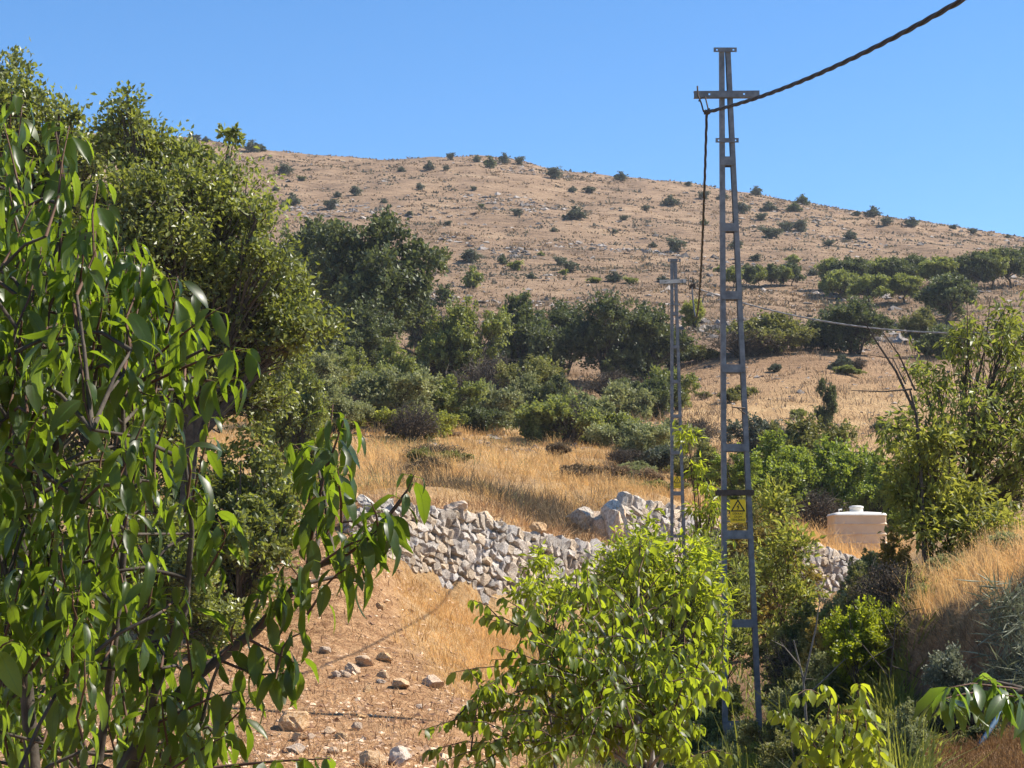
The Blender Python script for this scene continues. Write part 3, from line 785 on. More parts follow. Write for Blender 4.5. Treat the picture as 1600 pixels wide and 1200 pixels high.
pr = empty('water_pipe', W(1576, 1075, 16.4)); tag(pr, 'blue plastic pipe slanting down the dark bank at the right edge', 'pipe')
pp = [W(1605, 1005, 16.5), W(1592, 1035, 16.35), W(1583, 1060, 16.2), W(1560, 1120, 15.6), W(1530, 1165, 14.9)]
m_ = MB(); m_.tube([p_ - pr.location for p_ in pp], 0.022, 8); m_.build('pipe_run', M['bluepipe'], pr, True)
c_ = pp[1] - pr.location; e_ = (pp[2] - pp[1]).normalized()
m_ = MB(); m_.tube([c_ - e_ * 0.05, c_ + e_ * 0.05], 0.030, 8); m_.build('coupling', M['bluepipe'], pr, True)
# ------------------------------------------------------------------ plants: leaves and crowns
def unit(v):
    return v / (np.linalg.norm(v, axis=-1, keepdims=True) + 1e-9)
def leaf_quads(mb, P, D, N, L, Wd, tint, fold=0.18):
    """small leaves: a folded rhombus each"""
    D = unit(D); S = unit(np.cross(D, N)); Nn = np.cross(S, D)
    L = np.asarray(L)[:, None]; Wd = np.asarray(Wd)[:, None]
    v0 = P; v2 = P + D * L - Nn * L * 0.08
    m_ = P + D * L * 0.45
    v1 = m_ + S * Wd * .5 + Nn * Wd * fold; v3 = m_ - S * Wd * .5 + Nn * Wd * fold
    V = np.stack([v0, v1, v2, v3], 1).reshape(-1, 3)
    k = np.arange(len(P))[:, None] * 4
    F = np.concatenate([k + np.array([[0, 1, 2]]), k + np.array([[0, 2, 3]])])
    mb.add(V, F, None, np.repeat(tint, 4))

def crown(lobes, base, nclump, nleaf, leaf, seed, spray=1.0, wild=0.55, aspect=0.42, trunk_r=0.03, twigs=True, limbs=None, droop=0.0, shell=0.45, fork=0.25, clump_r=None, bark_sides=5, narrow=False):
    """lobes: (centre, radii). Leaves grow in elongated sprays at the ends of twigs that leave limbs rising from the base.
    returns two MB: foliage and wood"""
    r = np.random.default_rng(seed)
    fo, wo_ = MB(), MB()
    C = np.array([tuple(l[0]) for l in lobes], float); Rr = np.array([tuple(l[1]) for l in lobes], float)
    base = np.array(tuple(base), float)
    vol = Rr.prod(1) ** (2 / 3)
    cnt = np.maximum(5, (nclump * vol / vol.sum()).astype(int))
    top = C[:, 2].max()
    forkp = base + (C.mean(0) - base) * fork
    limbpts = []
    # trunk
    wob = r.normal(size=(4, 3)) * trunk_r * 0.8; wob[0] = 0
    tp = base + (forkp - base) * np.linspace(0, 1, 4)[:, None] + wob * np.array([1, 1, 0])
    tp[0, 2] -= trunk_r * 2
    wo_.tube(tp, np.linspace(trunk_r * 1.25, trunk_r * 0.8, 4), bark_sides + 1)
    for li in range(len(C)):
        c_ = C[li]; rad = Rr[li]
        mid = forkp + (c_ - forkp) * 0.5 + r.normal(size=3) * rad * 0.25 + np.array([0, 0, 0.12 * np.linalg.norm(c_ - forkp)])
        tt_ = np.linspace(0, 1, 7)[:, None]
        lp = (1 - tt_) ** 2 * tp[-1] + 2 * tt_ * (1 - tt_) * mid + tt_ ** 2 * (c_ + r.normal(size=3) * rad * .15)
        wo_.tube(lp, np.linspace(trunk_r * 0.62, trunk_r * 0.18, 7), bark_sides)
        n = cnt[li]
        dv = unit(r.normal(size=(n, 3)))
        dv[:, 2] = np.abs(dv[:, 2]) * np.where(r.random(n) < 0.3, -1, 1)
        rr = (shell + (1 - shell) * r.random(n)) ** 0.8 * (0.72 + 0.42 * r.random(n)) * np.where(r.random(n) < 0.06, 1.18, 1.0)
        cc = c_ + dv * rad * rr[:, None]
        cr = (np.mean(rad) * 0.26 if clump_r is None else min(clump_r, np.mean(rad) * .5)) * (0.6 + 0.8 * r.random(n))
        ctint = np.clip(r.normal(0.42, 0.32, n), 0, 1)
        for q in range(n):
            axis = unit(dv[q] * 0.7 + np.array([0, 0, 0.55 * spray - droop]) + r.normal(size=3) * 0.35)
            st = lp[r.integers(2, 7)]
            if twigs:
                m2 = st + (cc[q] - st) * 0.55 + r.normal(size=3) * cr[q] * 0.35
                e_ = cc[q] + axis * cr[q] * 0.9
                wo_.tube([st, m2, cc[q], e_], [trunk_r * 0.16, trunk_r * 0.10, trunk_r * 0.06, trunk_r * 0.025], 3, cap=False)
            k = max(3, int(nleaf * (0.6 + 0.8 * r.random())))
            s_ = r.normal(size=(k, 3)) * cr[q] * 0.42
            al = r.uniform(-1.0, 1.15, k)[:, None] * axis * cr[q] * (0.75 + 0.35 * spray)
            P_ = cc[q] + s_ + al
            out = unit(s_ + axis * cr[q] * 0.3 + 1e-6)
            D = (out * 0.8 + axis * 0.45) * (1 - wild * .5) + r.normal(size=(k, 3)) * wild + np.array([0, 0, 0.1 - droop * 1.2])
            N = np.array([0, 0, 1.0]) + r.normal(size=(k, 3)) * 0.8
            Ls = leaf * (0.65 + 0.7 * r.random(k))
            leaf_quads(fo, P_, D, N, Ls, Ls * aspect * (0.8 + 0.4 * r.random(k)), np.clip(ctint[q] + r.normal(0, 0.18, k), 0, 1))
    return fo, wo_

# ---- normalised plant forms (height 1, width 1) shared by many individuals
def unit_lobes(kind, seed):
    r = np.random.default_rng(seed)
    L = []
    if kind == 'bush':
        n = 10
        for k in range(n):
            a_ = k / n * 6.283 * 2 + r.uniform(0, .8); q = r.uniform(0.10, 0.36); z = r.uniform(0.22, 0.74) - q * .35
            w_ = r.uniform(.11, .20)
            L.append(((q * math.cos(a_), q * math.sin(a_), max(.16, z)), (w_, w_, w_ * r.uniform(.9, 1.4))))
        L.append(((r.uniform(-.1, .1), r.uniform(-.1, .1), 0.70), (0.16, 0.16, 0.2)))
        L.append(((0, 0, 0.36), (0.26, 0.26, 0.3)))
    elif kind == 'tree':
        n = 9
        for k in range(n):
            a_ = k / n * 6.283 * 2.4 + r.uniform(0, .8); q = r.uniform(0.16, 0.33); z = 0.42 + 0.38 * k / n + r.uniform(-.05, .05)
            q *= 1.0 - max(0, z - 0.55) * 1.1
            L.append(((q * math.cos(a_), q * math.sin(a_), z), (r.uniform(.15, .22), r.uniform(.15, .22), r.uniform(.12, .19))))
        L.append(((r.uniform(-.08, .08), 0, 0.84), (0.17, 0.17, 0.14)))
    elif kind == 'upright':
        for k in range(6):
            L.append(((r.uniform(-.16, .16), r.uniform(-.16, .16), 0.22 + 0.12 * k), (.26 - .02 * k, .26 - .02 * k, .16)))
    return L
FORM = {}
def form(kind, res, seed, a=1.0):
    key = (kind, res, seed, a)
    if key in FORM: return FORM[key]
    L = [((c_[0], c_[1], c_[2] * a), (q[0], q[1], q[2] * a)) for c_, q in unit_lobes(kind, seed)]
    ncl, nl, leaf, cr = {'far': (80, 12, 0.11, 0.085), 'mid': (230, 24, 0.056, 0.050), 'near': (330, 34, 0.038, 0.040), 'dense': (560, 30, 0.028, 0.034)}[res]
    fo, wd = crown(L, (0, 0, 0), ncl, nl, leaf, seed * 13 + 5, spray=0.25, aspect=0.72, wild=1.0, trunk_r=0.022 if kind != 'bush' else 0.012, twigs=(res != 'far'),
                   shell=0.35, fork=0.42 if kind == 'tree' else 0.12, clump_r=cr, bark_sides=4)
    if kind == 'bush':
        r = np.random.default_rng(seed)
        for _ in range(9):
            a_ = r.uniform(0, 6.28); q = r.uniform(.1, .32)
            wd.tube([(0.04 * math.cos(a_), 0.04 * math.sin(a_), -0.03), (q * .5 * math.cos(a_), q * .5 * math.sin(a_), 0.3 * a), (q * math.cos(a_), q * math.sin(a_), r.uniform(.5, .75) * a)], [0.011, 0.008, 0.004], 4)
    FORM[key] = (fo.mesh('foliage'), wd.mesh('wood'))
    return FORM[key]
def twig_form(seed):
    key = ('twig', seed)
    if key in FORM: return FORM[key]
    r = np.random.default_rng(seed)
    wd, fo = MB(), MB()
    for _ in range(170):
        a_ = r.uniform(0, 6.283); q = r.uniform(0.1, 0.5); z = r.uniform(.4, 1.0) * (1 - q * .7)
        e_ = np.array([q * math.cos(a_), q * math.sin(a_), z])
        m_ = e_ * .5 + np.array([0, 0, .12]) + r.normal(size=3) * .04
        wd.tube([(0.1 * math.cos(a_) * r.random(), 0.1 * math.sin(a_) * r.random(), -.03), m_, e_], [0.010, 0.007, 0.003], 3, cap=False)
        for _k in range(3):
            f_ = r.uniform(.4, 1); b0 = m_ + (e_ - m_) * f_
            wd.tube([b0, b0 + r.normal(size=3) * .05 + np.array([0, 0, .04]), b0 + r.normal(size=3) * .09 + np.array([0, 0, .06])], [0.005, 0.004, 0.002], 3, cap=False)
    n = 900
    a_ = r.uniform(0, 6.283, n); q = np.sqrt(r.random(n)) * .5; z = r.uniform(.25, .95, n) * (1 - q * .7)
    leaf_quads(fo, np.stack([q * np.cos(a_), q * np.sin(a_), z], -1), r.normal(size=(n, 3)), r.normal(size=(n, 3)), np.full(n, .045), np.full(n, .018), r.random(n))
    FORM[key] = (fo.mesh('foliage'), wd.mesh('wood'))
    return FORM[key]

def plant(name, label, cat, base, w, h, kind, res, mat, group=None, seed=None, bark='bark'):
    seed = random.randrange(2) if seed is None else seed % 2
    a = 1.0
    if kind in ('bush', 'tree') and res != 'far': a = min((0.45, 0.72, 1.0, 1.45), key=lambda q: abs(math.log(q * w / h)))
    fm, wm = twig_form(seed) if kind == 'twig' else form(kind, res, seed, a)
    root = empty(name, base)
    root.scale = (w, w, h / a)
    root.rotation_euler = (0, 0, random.uniform(0, 6.28))
    tag(root, label, cat, group)
    tree = cat == 'tree'
    link('crown' if tree else 'foliage', fm, M[mat], root)
    link('trunk' if tree else 'stem', wm, M[bark], root)
    return root
def plant_px(name, label, cat, d, px, top, wpx, kind, res, mat, group=None, seed=None, bark='bark', sink=0.0):
    g = at(px, d)
    tz = W(px, top, d).z
    return plant(name, label, cat, g - Vector((0, 0, sink)), wpx * d / FPX, max(0.3, tz - g.z + sink), kind, res, mat, group, seed, bark)

# ---- shrubs dotted over the bare hill
hill_shrubs = {
    'on the ridge line': [(306, 221, 16, 10), (322, 222, 12, 8), (393, 237, 24, 16), (408, 236, 14, 10), (704, 250, 13, 11), (745, 254, 13, 11), (788, 256, 17, 15), (812, 258, 15, 13),
        (970, 283, 20, 13), (1182, 305, 18, 13), (1253, 320, 20, 14), (1365, 339, 22, 15), (1490, 358, 12, 7), (1575, 372, 10, 6), (1075, 291, 12, 7), (860, 268, 10, 6)],
    'high on the bare slope': [(445, 273, 26, 14), (671, 266, 16, 13), (766, 263, 20, 16), (697, 267, 12, 8), (866, 279, 26, 15), (627, 269, 12, 8), (555, 306, 20, 14), (527, 309, 13, 9), (457, 321, 24, 17),
        (517, 328, 22, 16), (430, 299, 10, 8), (471, 283, 14, 7), (656, 297, 14, 10), (895, 300, 12, 8), (922, 302, 22, 10), (1048, 322, 24, 14), (1100, 312, 18, 12), (1130, 312, 16, 12), (1160, 334, 24, 16),
        (1202, 330, 22, 13), (1240, 331, 22, 13), (1328, 374, 20, 13), (1385, 352, 20, 12), (1425, 354, 22, 13), (1340, 338, 14, 8), (1520, 366, 14, 9), (740, 299, 10, 7)],
    'on the middle of the bare slope': [(808, 337, 16, 11), (900, 343, 32, 18), (752, 325, 10, 7), (975, 345, 14, 8), (1010, 330, 14, 9), (1055, 394, 30, 20), (1150, 388, 22, 14), (1205, 372, 34, 16), (1228, 362, 24, 15),
        (1250, 362, 26, 17), (1190, 345, 18, 11), (1020, 386, 12, 8), (640, 338, 12, 8), (700, 352, 12, 7), (865, 362, 12, 7), (1295, 385, 18, 10), (1100, 352, 14, 9), (600, 318, 10, 7), (960, 365, 10, 7)],
    'low on the bare slope': [(735, 410, 34, 18), (740, 450, 30, 30), (805, 423, 24, 15), (785, 413, 13, 14), (875, 415, 20, 14), (890, 426, 26, 18), (880, 430, 14, 9), (830, 435, 14, 9), (960, 440, 26, 14),
        (985, 444, 22, 11), (1240, 416, 24, 17), (1125, 425, 18, 10), (930, 442, 24, 9), (1035, 440, 18, 9), (700, 405, 12, 7), (1180, 408, 18, 10), (1270, 430, 18, 10), (845, 400, 10, 7)],
}
for where, lst in hill_shrubs.items():
    lst = sorted(lst)
    for k, (px, py, w, h) in enumerate(lst):
        g = hit(px, py, 130, 352)
        mat = 'midgreen' if (where.startswith('low') and (k % 2 == 0)) else ('darkoak' if k % 9 == 3 else 'farshrub')
        plant('hill_shrub', ('green' if mat == 'midgreen' else 'dark green' if mat == 'darkoak' else 'grey-green') + f' shrub {where}, {ORD[k]} from the left', 'shrub',
              g - Vector((0, 0, 0.1)), w * 1.3 * g.y / FPX, h * 1.3 * g.y / FPX, 'bush', 'far', mat, 'shrubs dotted over the bare hill')

# ---- groves on the right of the hill
grove = [(1300, 455, 404, 52), (1326, 462, 402, 66), (1350, 452, 410, 60), (1374, 458, 403, 60), (1404, 456, 404, 66), (1434, 450, 400, 62), (1464, 455, 402, 68), (1496, 452, 402, 60), (1526, 455, 394, 66), (1552, 452, 390, 62),
         (1578, 450, 388, 64), (1602, 448, 386, 62)]
for k, (px, d, top, w) in enumerate(grove):
    gd_ = hit(px, d, 110, 300).y; plant_px('oak_tree', f'small oak in the hillside grove at the right, {ORD[k]} tree from the left', 'tree', gd_, px, top, w * 1.25, 'tree', 'near', 'darkoak' if k % 3 else 'midgreen', 'oaks of the hillside grove')
for k, (px, d, top, w) in enumerate([(1312, 470, 424, 70), (1356, 478, 430, 70), (1412, 474, 428, 64), (1484, 508, 428, 104)]):
    plant_px('oak_tree', f'oak standing in front of the hillside grove, {ORD[k]} from the left', 'tree', hit(px, d, 90, 300).y, px, top, w * 1.2, 'tree', 'near', 'midgreen' if k != 3 else 'darkoak', 'oaks in front of the grove')
for k, px in enumerate((1146, 1166, 1186, 1206, 1224, 1238)):
    plant_px('oak_tree', f'little oak in the short row behind the tall pole, {ORD[k]} from the left', 'tree', hit(px, 452 - k, 90, 300).y, px, 416 - (k % 2) * 3, 42, 'tree', 'mid', 'darkoak' if k % 2 else 'midgreen', 'row of little oaks behind the pole')

# ---- woods and scrub in the middle distance:  name, label, category, distance, px, top, width, form, material
mid = [
    ('oak_tree', 'dark round oak at the left end of the dark clump', 'tree', 112, 822, 450, 135, 'bush', 'darkoak'),
    ('oak_tree', 'dark oak in the clump with its crown dipping, second from the left', 'tree', 118, 880, 462, 110, 'bush', 'darkoak'),
    ('oak_tree', 'dark oak with the highest crown right of the middle of the clump', 'tree', 112, 948, 452, 125, 'bush', 'darkoak'),
    ('oak_tree', 'dark oak in the clump beside the rear pole', 'tree', 113, 1010, 468, 115, 'bush', 'darkoak'),
    ('oak_tree', 'dark low oak at the right end of the clump behind the rear pole', 'tree', 117, 1048, 500, 62, 'bush', 'darkoak'),
    ('wild_pear_tree', 'large dark tree with visible forked trunk below the bare slope', 'tree', 92, 588, 335, 185, 'tree', 'darkoak'),
    ('oak_tree', 'dark tree directly left of the large forked tree', 'tree', 102, 492, 345, 150, 'tree', 'darkoak'),
    ('oak_tree', 'dark tree peeping out beside the near leafy tree', 'tree', 98, 432, 400, 110, 'tree', 'darkoak'),
    ('oak_tree', 'small dark tree right behind the large forked tree', 'tree', 118, 655, 425, 78, 'bush', 'darkoak'),
    ('oak_tree', 'round mid green tree between the forked tree and the dark clump', 'tree', 90, 715, 457, 112, 'bush', 'midgreen'),
    ('oak_bush', 'dark bush below the forked tree', 'bush', 86, 555, 462, 120, 'bush', 'darkoak'),
    ('oak_bush', 'green bush at the foot of the forked tree', 'bush', 78, 610, 520, 90, 'bush', 'midgreen'),
    ('oak_bush', 'green bush left of the pale broom bush', 'bush', 74, 545, 538, 90, 'bush', 'midgreen'),
    ('scrub_bush', 'grey-green scrub next to the near leafy tree', 'bush', 64, 465, 540, 130, 'bush', 'palegreen'),
    ('broom_bush', 'wide pale green bush above the golden field', 'bush', 66, 600, 582, 150, 'bush', 'palegreen'),
    ('scrub_bush', 'pale bush under the near leafy tree', 'bush', 60, 520, 590, 100, 'bush', 'palegreen'),
    ('oak_bush', 'dense green bush left of the grey thicket', 'bush', 70, 690, 588, 98, 'bush', 'midgreen'),
    ('oak_bush', 'dull green bush in the dip right of the dense green bush', 'bush', 71, 745, 640, 90, 'bush', 'darkoak'),
    ('bramble_thicket', 'leafless grey-brown thicket below the round green tree', 'bush', 92, 700, 525, 130, 'twig', 'twig'),
    ('bramble_thicket', 'leafless brown thicket left of the yellowish bush', 'bush', 86, 765, 555, 100, 'twig', 'twig'),
    ('hawthorn_bush', 'yellowish olive bush in front of the dark clump', 'bush', 84, 842, 552, 92, 'bush', 'olive'),
    ('oak_bush', 'green bush in the middle above the golden field', 'bush', 68, 872, 622, 125, 'bush', 'midgreen'),
    ('oak_bush', 'green bush right of the middle bush with stems showing', 'bush', 70, 935, 640, 105, 'bush', 'midgreen'),
    ('oak_bush', 'dark bush under the right part of the dark clump', 'bush', 90, 972, 588, 78, 'bush', 'darkoak'),
    ('oak_bush', 'dark bush left of the rear pole under the clump', 'bush', 88, 1020, 592, 76, 'bush', 'darkoak'),
    ('scrub_bush', 'grey-green bush left of the rear pole above the golden field', 'bush', 64, 1000, 662, 110, 'bush', 'palegreen'),
    ('scrub_bush', 'low grey-green bush touching the rear pole', 'bush', 60, 1030, 700, 80, 'bush', 'farshrub'),
    ('scrub_bush', 'olive scrub between the two poles', 'bush', 58, 1098, 690, 90, 'bush', 'olive'),
    ('bramble_thicket', 'brown dry thicket between the poles below the clearing', 'bush', 74, 1090, 655, 60, 'twig', 'twig'),
    ('dry_bush', 'yellowish dry bush on the golden field', 'bush', 62, 660, 642, 100, 'bush', 'yellow'),
    ('scrub_bush', 'small yellow-green bush at the left of the golden field', 'bush', 55, 450, 650, 90, 'bush', 'yellow'),
    ('oak_tree', 'dark round tree right of the tall pole at the top of the clearing', 'tree', 118, 1338, 462, 105, 'bush', 'darkoak'),
    ('oak_bush', 'low dark bush left of the dark round tree', 'bush', 120, 1290, 500, 70, 'bush', 'darkoak'),
    ('scrub_bush', 'wide olive scrub behind the tall pole above the clearing', 'bush', 118, 1205, 492, 130, 'bush', 'olive'),
    ('bramble_thicket', 'brown thicket behind the tall pole at the clearing edge', 'bush', 116, 1165, 520, 100, 'twig', 'twig'),
    ('scrub_bush', 'olive scrub left of the tall pole at the clearing edge', 'bush', 118, 1095, 545, 70, 'bush', 'olive'),
    ('scrub_bush', 'yellow-green small tree between the poles beside the dark clump', 'bush', 135, 1085, 470, 40, 'bush', 'yellow'),
    ('scrub_bush', 'olive bush below the front oaks at the right', 'bush', 130, 1440, 480, 60, 'bush', 'olive'),
    ('oak_bush', 'dark bush in the shade below the front oaks at the right', 'bush', 120, 1470, 510, 80, 'bush', 'darkoak'),
    ('juniper', 'narrow upright dark green juniper in the clearing', 'tree', 84, 1293, 598, 34, 'upright', 'darkoak'),
    ('broom_bush', 'yellowish olive bush at the foot of the clearing', 'bush', 66, 1250, 645, 120, 'bush', 'olive'),
    ('scrub_bush', 'blue-grey bush behind the tall pole at the foot of the clearing', 'bush', 70, 1185, 648, 76, 'bush', 'farshrub'),
    ('plum_tree', 'bright green bushy tree right of the tall pole', 'tree', 54, 1212, 662, 118, 'bush', 'brightgreen'),
    ('plum_tree', 'bright green bushy tree above the water tank', 'tree', 58, 1310, 678, 130, 'bush', 'brightgreen'),
    ('plum_tree', 'dull green bush between the two bright green bushy trees', 'bush', 60, 1262, 690, 80, 'bush', 'midgreen'),
    ('plum_tree', 'green tree left of the yellow-leaved tree', 'bush', 55, 1372, 690, 90, 'bush', 'brightgreen'),
    ('bramble_thicket', 'grey leafless thicket left of the water tank', 'bush', 54, 1272, 765, 80, 'twig', 'twig'),
    ('quince_bush', 'yellow-orange leaved bush right behind the tall pole', 'bush', 36, 1205, 762, 120, 'bush', 'autumn'),
    ('quince_bush', 'olive bush behind the yellow-orange bush', 'bush', 40, 1165, 740, 110, 'bush', 'olive'),
    ('scrub_bush', 'green bush behind the tall pole at mid height', 'bush', 48, 1160, 690, 70, 'bush', 'brightgreen'),
    ('broom_bush', 'yellow-green feathery bush on the bank left of the tall dry grass', 'bush', 26, 1412, 880, 80, 'bush', 'yellow'),
    ('scrub_bush', 'bush with fresh yellow-green leaves on the left edge of the bank', 'bush', 19.5, 1345, 925, 105, 'bush', 'lime'),
    ('scrub_bush', 'dull green undergrowth right of the tall pole foot', 'bush', 26, 1265, 930, 110, 'bush', 'midgreen'),
    ('scrub_bush', 'pale leaved bush around the foot of the tall pole', 'bush', 22.5, 1170, 1128, 110, 'bush', 'palegreen'),
    ('scrub_bush', 'green bush left of the tall pole foot', 'bush', 26, 1060, 1010, 110, 'bush', 'brightgreen'),
    ('scrub_bush', 'yellowish undergrowth at the lower right of the pole foot', 'bush', 16, 1395, 1120, 120, 'bush', 'olive'),
    ('scrub_bush', 'pale undergrowth at the bottom edge right of the pole', 'bush', 15, 1270, 1110, 150, 'bush', 'olive'),
    ('sage_bush', 'rounded silver-green bush in front of the dark bank', 'bush', 16.8, 1486, 1004, 80, 'bush', 'silver'),
    ('oak_bush', 'mid green bush at the right foot of the broad small-leaved tree', 'bush', 44, 462, 505, 100, 'bush', 'oak'),
    ('oak_bush', 'leafy small-leaved bush on the slope behind the cherry branch', 'bush', 29, 372, 648, 235, 'bush', 'oak'),
    ('oak_bush', 'small-leaved bush low behind the cherry tree', 'bush', 27, 250, 760, 200, 'bush', 'oak'),
    ('scrub_bush', 'pale small bush right of the slope bush', 'bush', 40, 468, 700, 60, 'bush', 'yellow'),
]
for (nm, lab, cat, d, px, top, w, kd, mt) in mid:
    plant_px(nm, lab, cat, d, px, top - 8, w * 1.42, kd, 'dense' if w > 84 else 'near', mt, seed=random.randrange(3))

# ---- fill of the thickets
fr_ = random.Random(31)
def thicket(n, pxr, dr, hr, wr, mats, label, group, name='scrub_bush'):
    spots = sorted((fr_.uniform(*pxr), fr_.uniform(*dr), fr_.uniform(*hr), fr_.uniform(*wr)) for _ in range(n))
    for k, (px, d, h, w) in enumerate(spots):
        g = at(px, d); mt = fr_.choice(mats)
        plant(name, f'{label}, {ORD[k]} from the left', 'bush', g, w * d / FPX, h * d / FPX, 'twig' if mt == 'twig' else 'bush', 'near', mt, group)
thicket(30, (425, 1060), (60, 100), (50, 105), (70, 130), ['midgreen', 'palegreen', 'olive', 'midgreen', 'darkoak', 'palegreen', 'twig'], 'overlapping bush of the thicket above the golden field', 'thicket above the golden field')
thicket(16, (560, 1040), (47, 66), (16, 34), (45, 110), ['straw_far', 'scrub', 'palegreen', 'twig', 'olive', 'twig'], 'dry tuft bush standing in the golden field', 'dry bushes in the golden field', 'dry_bush')
thicket(8, (1410, 1610), (19.5, 25), (25, 50), (60, 110), ['olive', 'yellow', 'straw', 'palegreen'], 'small bush in the dry grass of the right bank', 'small bushes on the bank')
thicket(12, (1085, 1420), (52, 66), (50, 90), (70, 120), ['brightgreen', 'olive', 'midgreen', 'yellow', 'twig'], 'overlapping bush of the thicket behind the water tank', 'thicket behind the water tank')
thicket(24, (1195, 1400), (18, 26), (90, 165), (80, 130), ['olive', 'yellow', 'midgreen', 'olive', 'palegreen', 'twig', 'autumn'], 'low bush of the tangle between tall pole and bank', 'tangle between pole and bank')
thicket(10, (900, 1130), (22, 34), (70, 130), (70, 120), ['midgreen', 'brightgreen', 'yellow', 'olive'], 'low bush of the undergrowth below the stone walls', 'undergrowth below the walls')
thicket(10, (1085, 1420), (78, 116), (10, 26), (26, 60), ['farshrub', 'olive', 'twig', 'midgreen'], 'little shrub in the dry clearing behind the poles', 'little shrubs in the clearing')
thicket(7, (1395, 1600), (15.3, 16.6), (30, 62), (50, 100), ['scrub', 'twig', 'darkoak', 'olive'], 'dark low bush at the foot of the cut bank', 'bushes at the foot of the bank')
thicket(9, (1090, 1230), (17.5, 22.5), (50, 85), (60, 100), ['palegreen', 'yellow', 'brightgreen', 'lime', 'palegreen'], 'low bush around the foot of the tall pole', 'bushes around the pole foot')
thicket(9, (1200, 1440), (13.5, 16.0), (95, 165), (70, 120), ['olive', 'yellow', 'palegreen', 'autumn'], 'low pale bush along the bottom edge right of the pole', 'bushes along the bottom edge')
# ---- near trees with their own shape, laid out in pixels of the photograph and real distances
def shaped(name, label, lobes_px, d, base_px, mat, ncl, nl, leaf, seed, bark='bark', trunk=0.10, spread=0.8, **kw):
    r = random.Random(seed)
    g = at(base_px, d)
    lobes = []
    for (px, py, rx, ry) in lobes_px:
        dd = d + r.uniform(-spread, spread)
        s_ = dd / FPX
        lobes.append((W(px, py, dd) - g, (rx * s_, max(rx, ry) * s_, ry * s_)))
    fo, wd = crown(lobes, (0, 0, 0), ncl, nl, leaf, seed, trunk_r=trunk, **kw)
    root = empty(name, g); tag(root, label, 'tree')
    fo.build('crown', M[mat], root); wd.build('trunk', M[bark], root)
    return root
shaped('oak_tree', 'tall small-leaved tree at the upper left corner behind the cherry', [(10, 170, 70, 70), (60, 220, 80, 80), (20, 300, 90, 90), (120, 250, 60, 60), (100, 180, 30, 28), (90, 380, 110, 110), (40, 520, 140, 130), (10, 110, 36, 24), (160, 480, 100, 100), (-60, 250, 100, 110)],
       30.0, 60, 'oak', 760, 40, 0.092, 21, trunk=0.13, spread=1.0, spray=0.5, clump_r=0.22, fork=0.45, aspect=0.62, wild=0.95)
shaped('oak_tree', 'broad small-leaved tree left of the hillside, one spray above its crown', [(190, 185, 40, 36), (200, 230, 70, 60), (250, 250, 50, 44), (270, 320, 90, 70), (350, 300, 60, 55), (362, 214, 17, 18), (360, 390, 85, 70), (240, 400, 90, 80), (320, 470, 110, 80), (420, 470, 75, 60), (470, 515, 60, 46),
       (390, 550, 80, 60), (280, 570, 110, 80), (180, 330, 70, 70), (370, 620, 90, 50), (310, 250, 34, 36), (400, 345, 36, 40), (420, 420, 46, 40), (440, 520, 60, 40)],
       28.0, 270, 'oak', 900, 42, 0.088, 33, trunk=0.12, spread=1.1, spray=0.5, clump_r=0.20, fork=0.5, aspect=0.62, wild=0.95)
shaped('oak_tree', 'leafy dull green tree seen through the cherry branches', [(90, 600, 90, 80), (180, 640, 80, 70), (250, 700, 70, 70), (60, 740, 100, 80), (170, 780, 90, 70), (280, 640, 60, 50), (110, 880, 110, 60), (230, 860, 70, 60)],
       31.0, 150, 'oak', 520, 36, 0.09, 35, trunk=0.10, spread=1.0, spray=0.4, clump_r=0.22, fork=0.35, aspect=0.62, wild=0.95)
shaped('almond_tree', 'yellow-green leaved tree at the right edge above the dry grass', [(1512, 540, 34, 60), (1470, 610, 44, 46), (1430, 585, 20, 36), (1560, 545, 50, 36), (1590, 590, 40, 50), (1520, 640, 60, 46), (1420, 670, 44, 40), (1480, 700, 70, 50), (1560, 700, 70, 60), (1410, 735, 30, 34),
       (1450, 770, 70, 55), (1540, 790, 80, 60), (1600, 770, 60, 70), (1610, 640, 50, 60), (1600, 530, 36, 40), (1580, 500, 30, 34), (1625, 710, 50, 60), (1400, 690, 26, 30)],
       25.0, 1500, 'almond', 640, 12, 0.115, 44, trunk=0.05, spread=1.0, spray=0.5, droop=0.5, clump_r=0.13, fork=0.3, shell=0.3, aspect=0.34)
shaped('almond_tree', 'lemon coloured shrubby tree below the yellow-green tree', [(1440, 745, 50, 60), (1490, 800, 70, 50), (1440, 830, 40, 30), (1405, 775, 22, 40), (1550, 830, 70, 30), (1460, 690, 30, 40)],
       23.5, 1450, 'yellow', 330, 14, 0.10, 45, trunk=0.045, spread=0.6, spray=0.7, droop=0.3, clump_r=0.13, fork=0.2, shell=0.3)
shaped('young_willow', 'glowing lime green tree left of the tall pole', [(1000, 865, 44, 40), (1060, 880, 50, 44), (960, 905, 36, 36), (1000, 930, 70, 50), (1080, 930, 46, 50), (1060, 990, 60, 50), (960, 985, 60, 50), (1105, 1010, 36, 40), (1010, 1050, 80, 50)],
       16.5, 1020, 'lime', 360, 26, 0.075, 51, trunk=0.04, spread=0.6, spray=0.8, droop=0.35, clump_r=0.12, fork=0.4, aspect=0.34)
shaped('sapling', 'thin lime leaved shoot in front of the wall right end', [(845, 880, 22, 26), (828, 925, 30, 20), (870, 930, 24, 30)],
       15.5, 880, 'lime', 40, 20, 0.07, 52, trunk=0.02, spread=0.2, spray=0.6, droop=0.4, clump_r=0.10, fork=0.5, aspect=0.34)
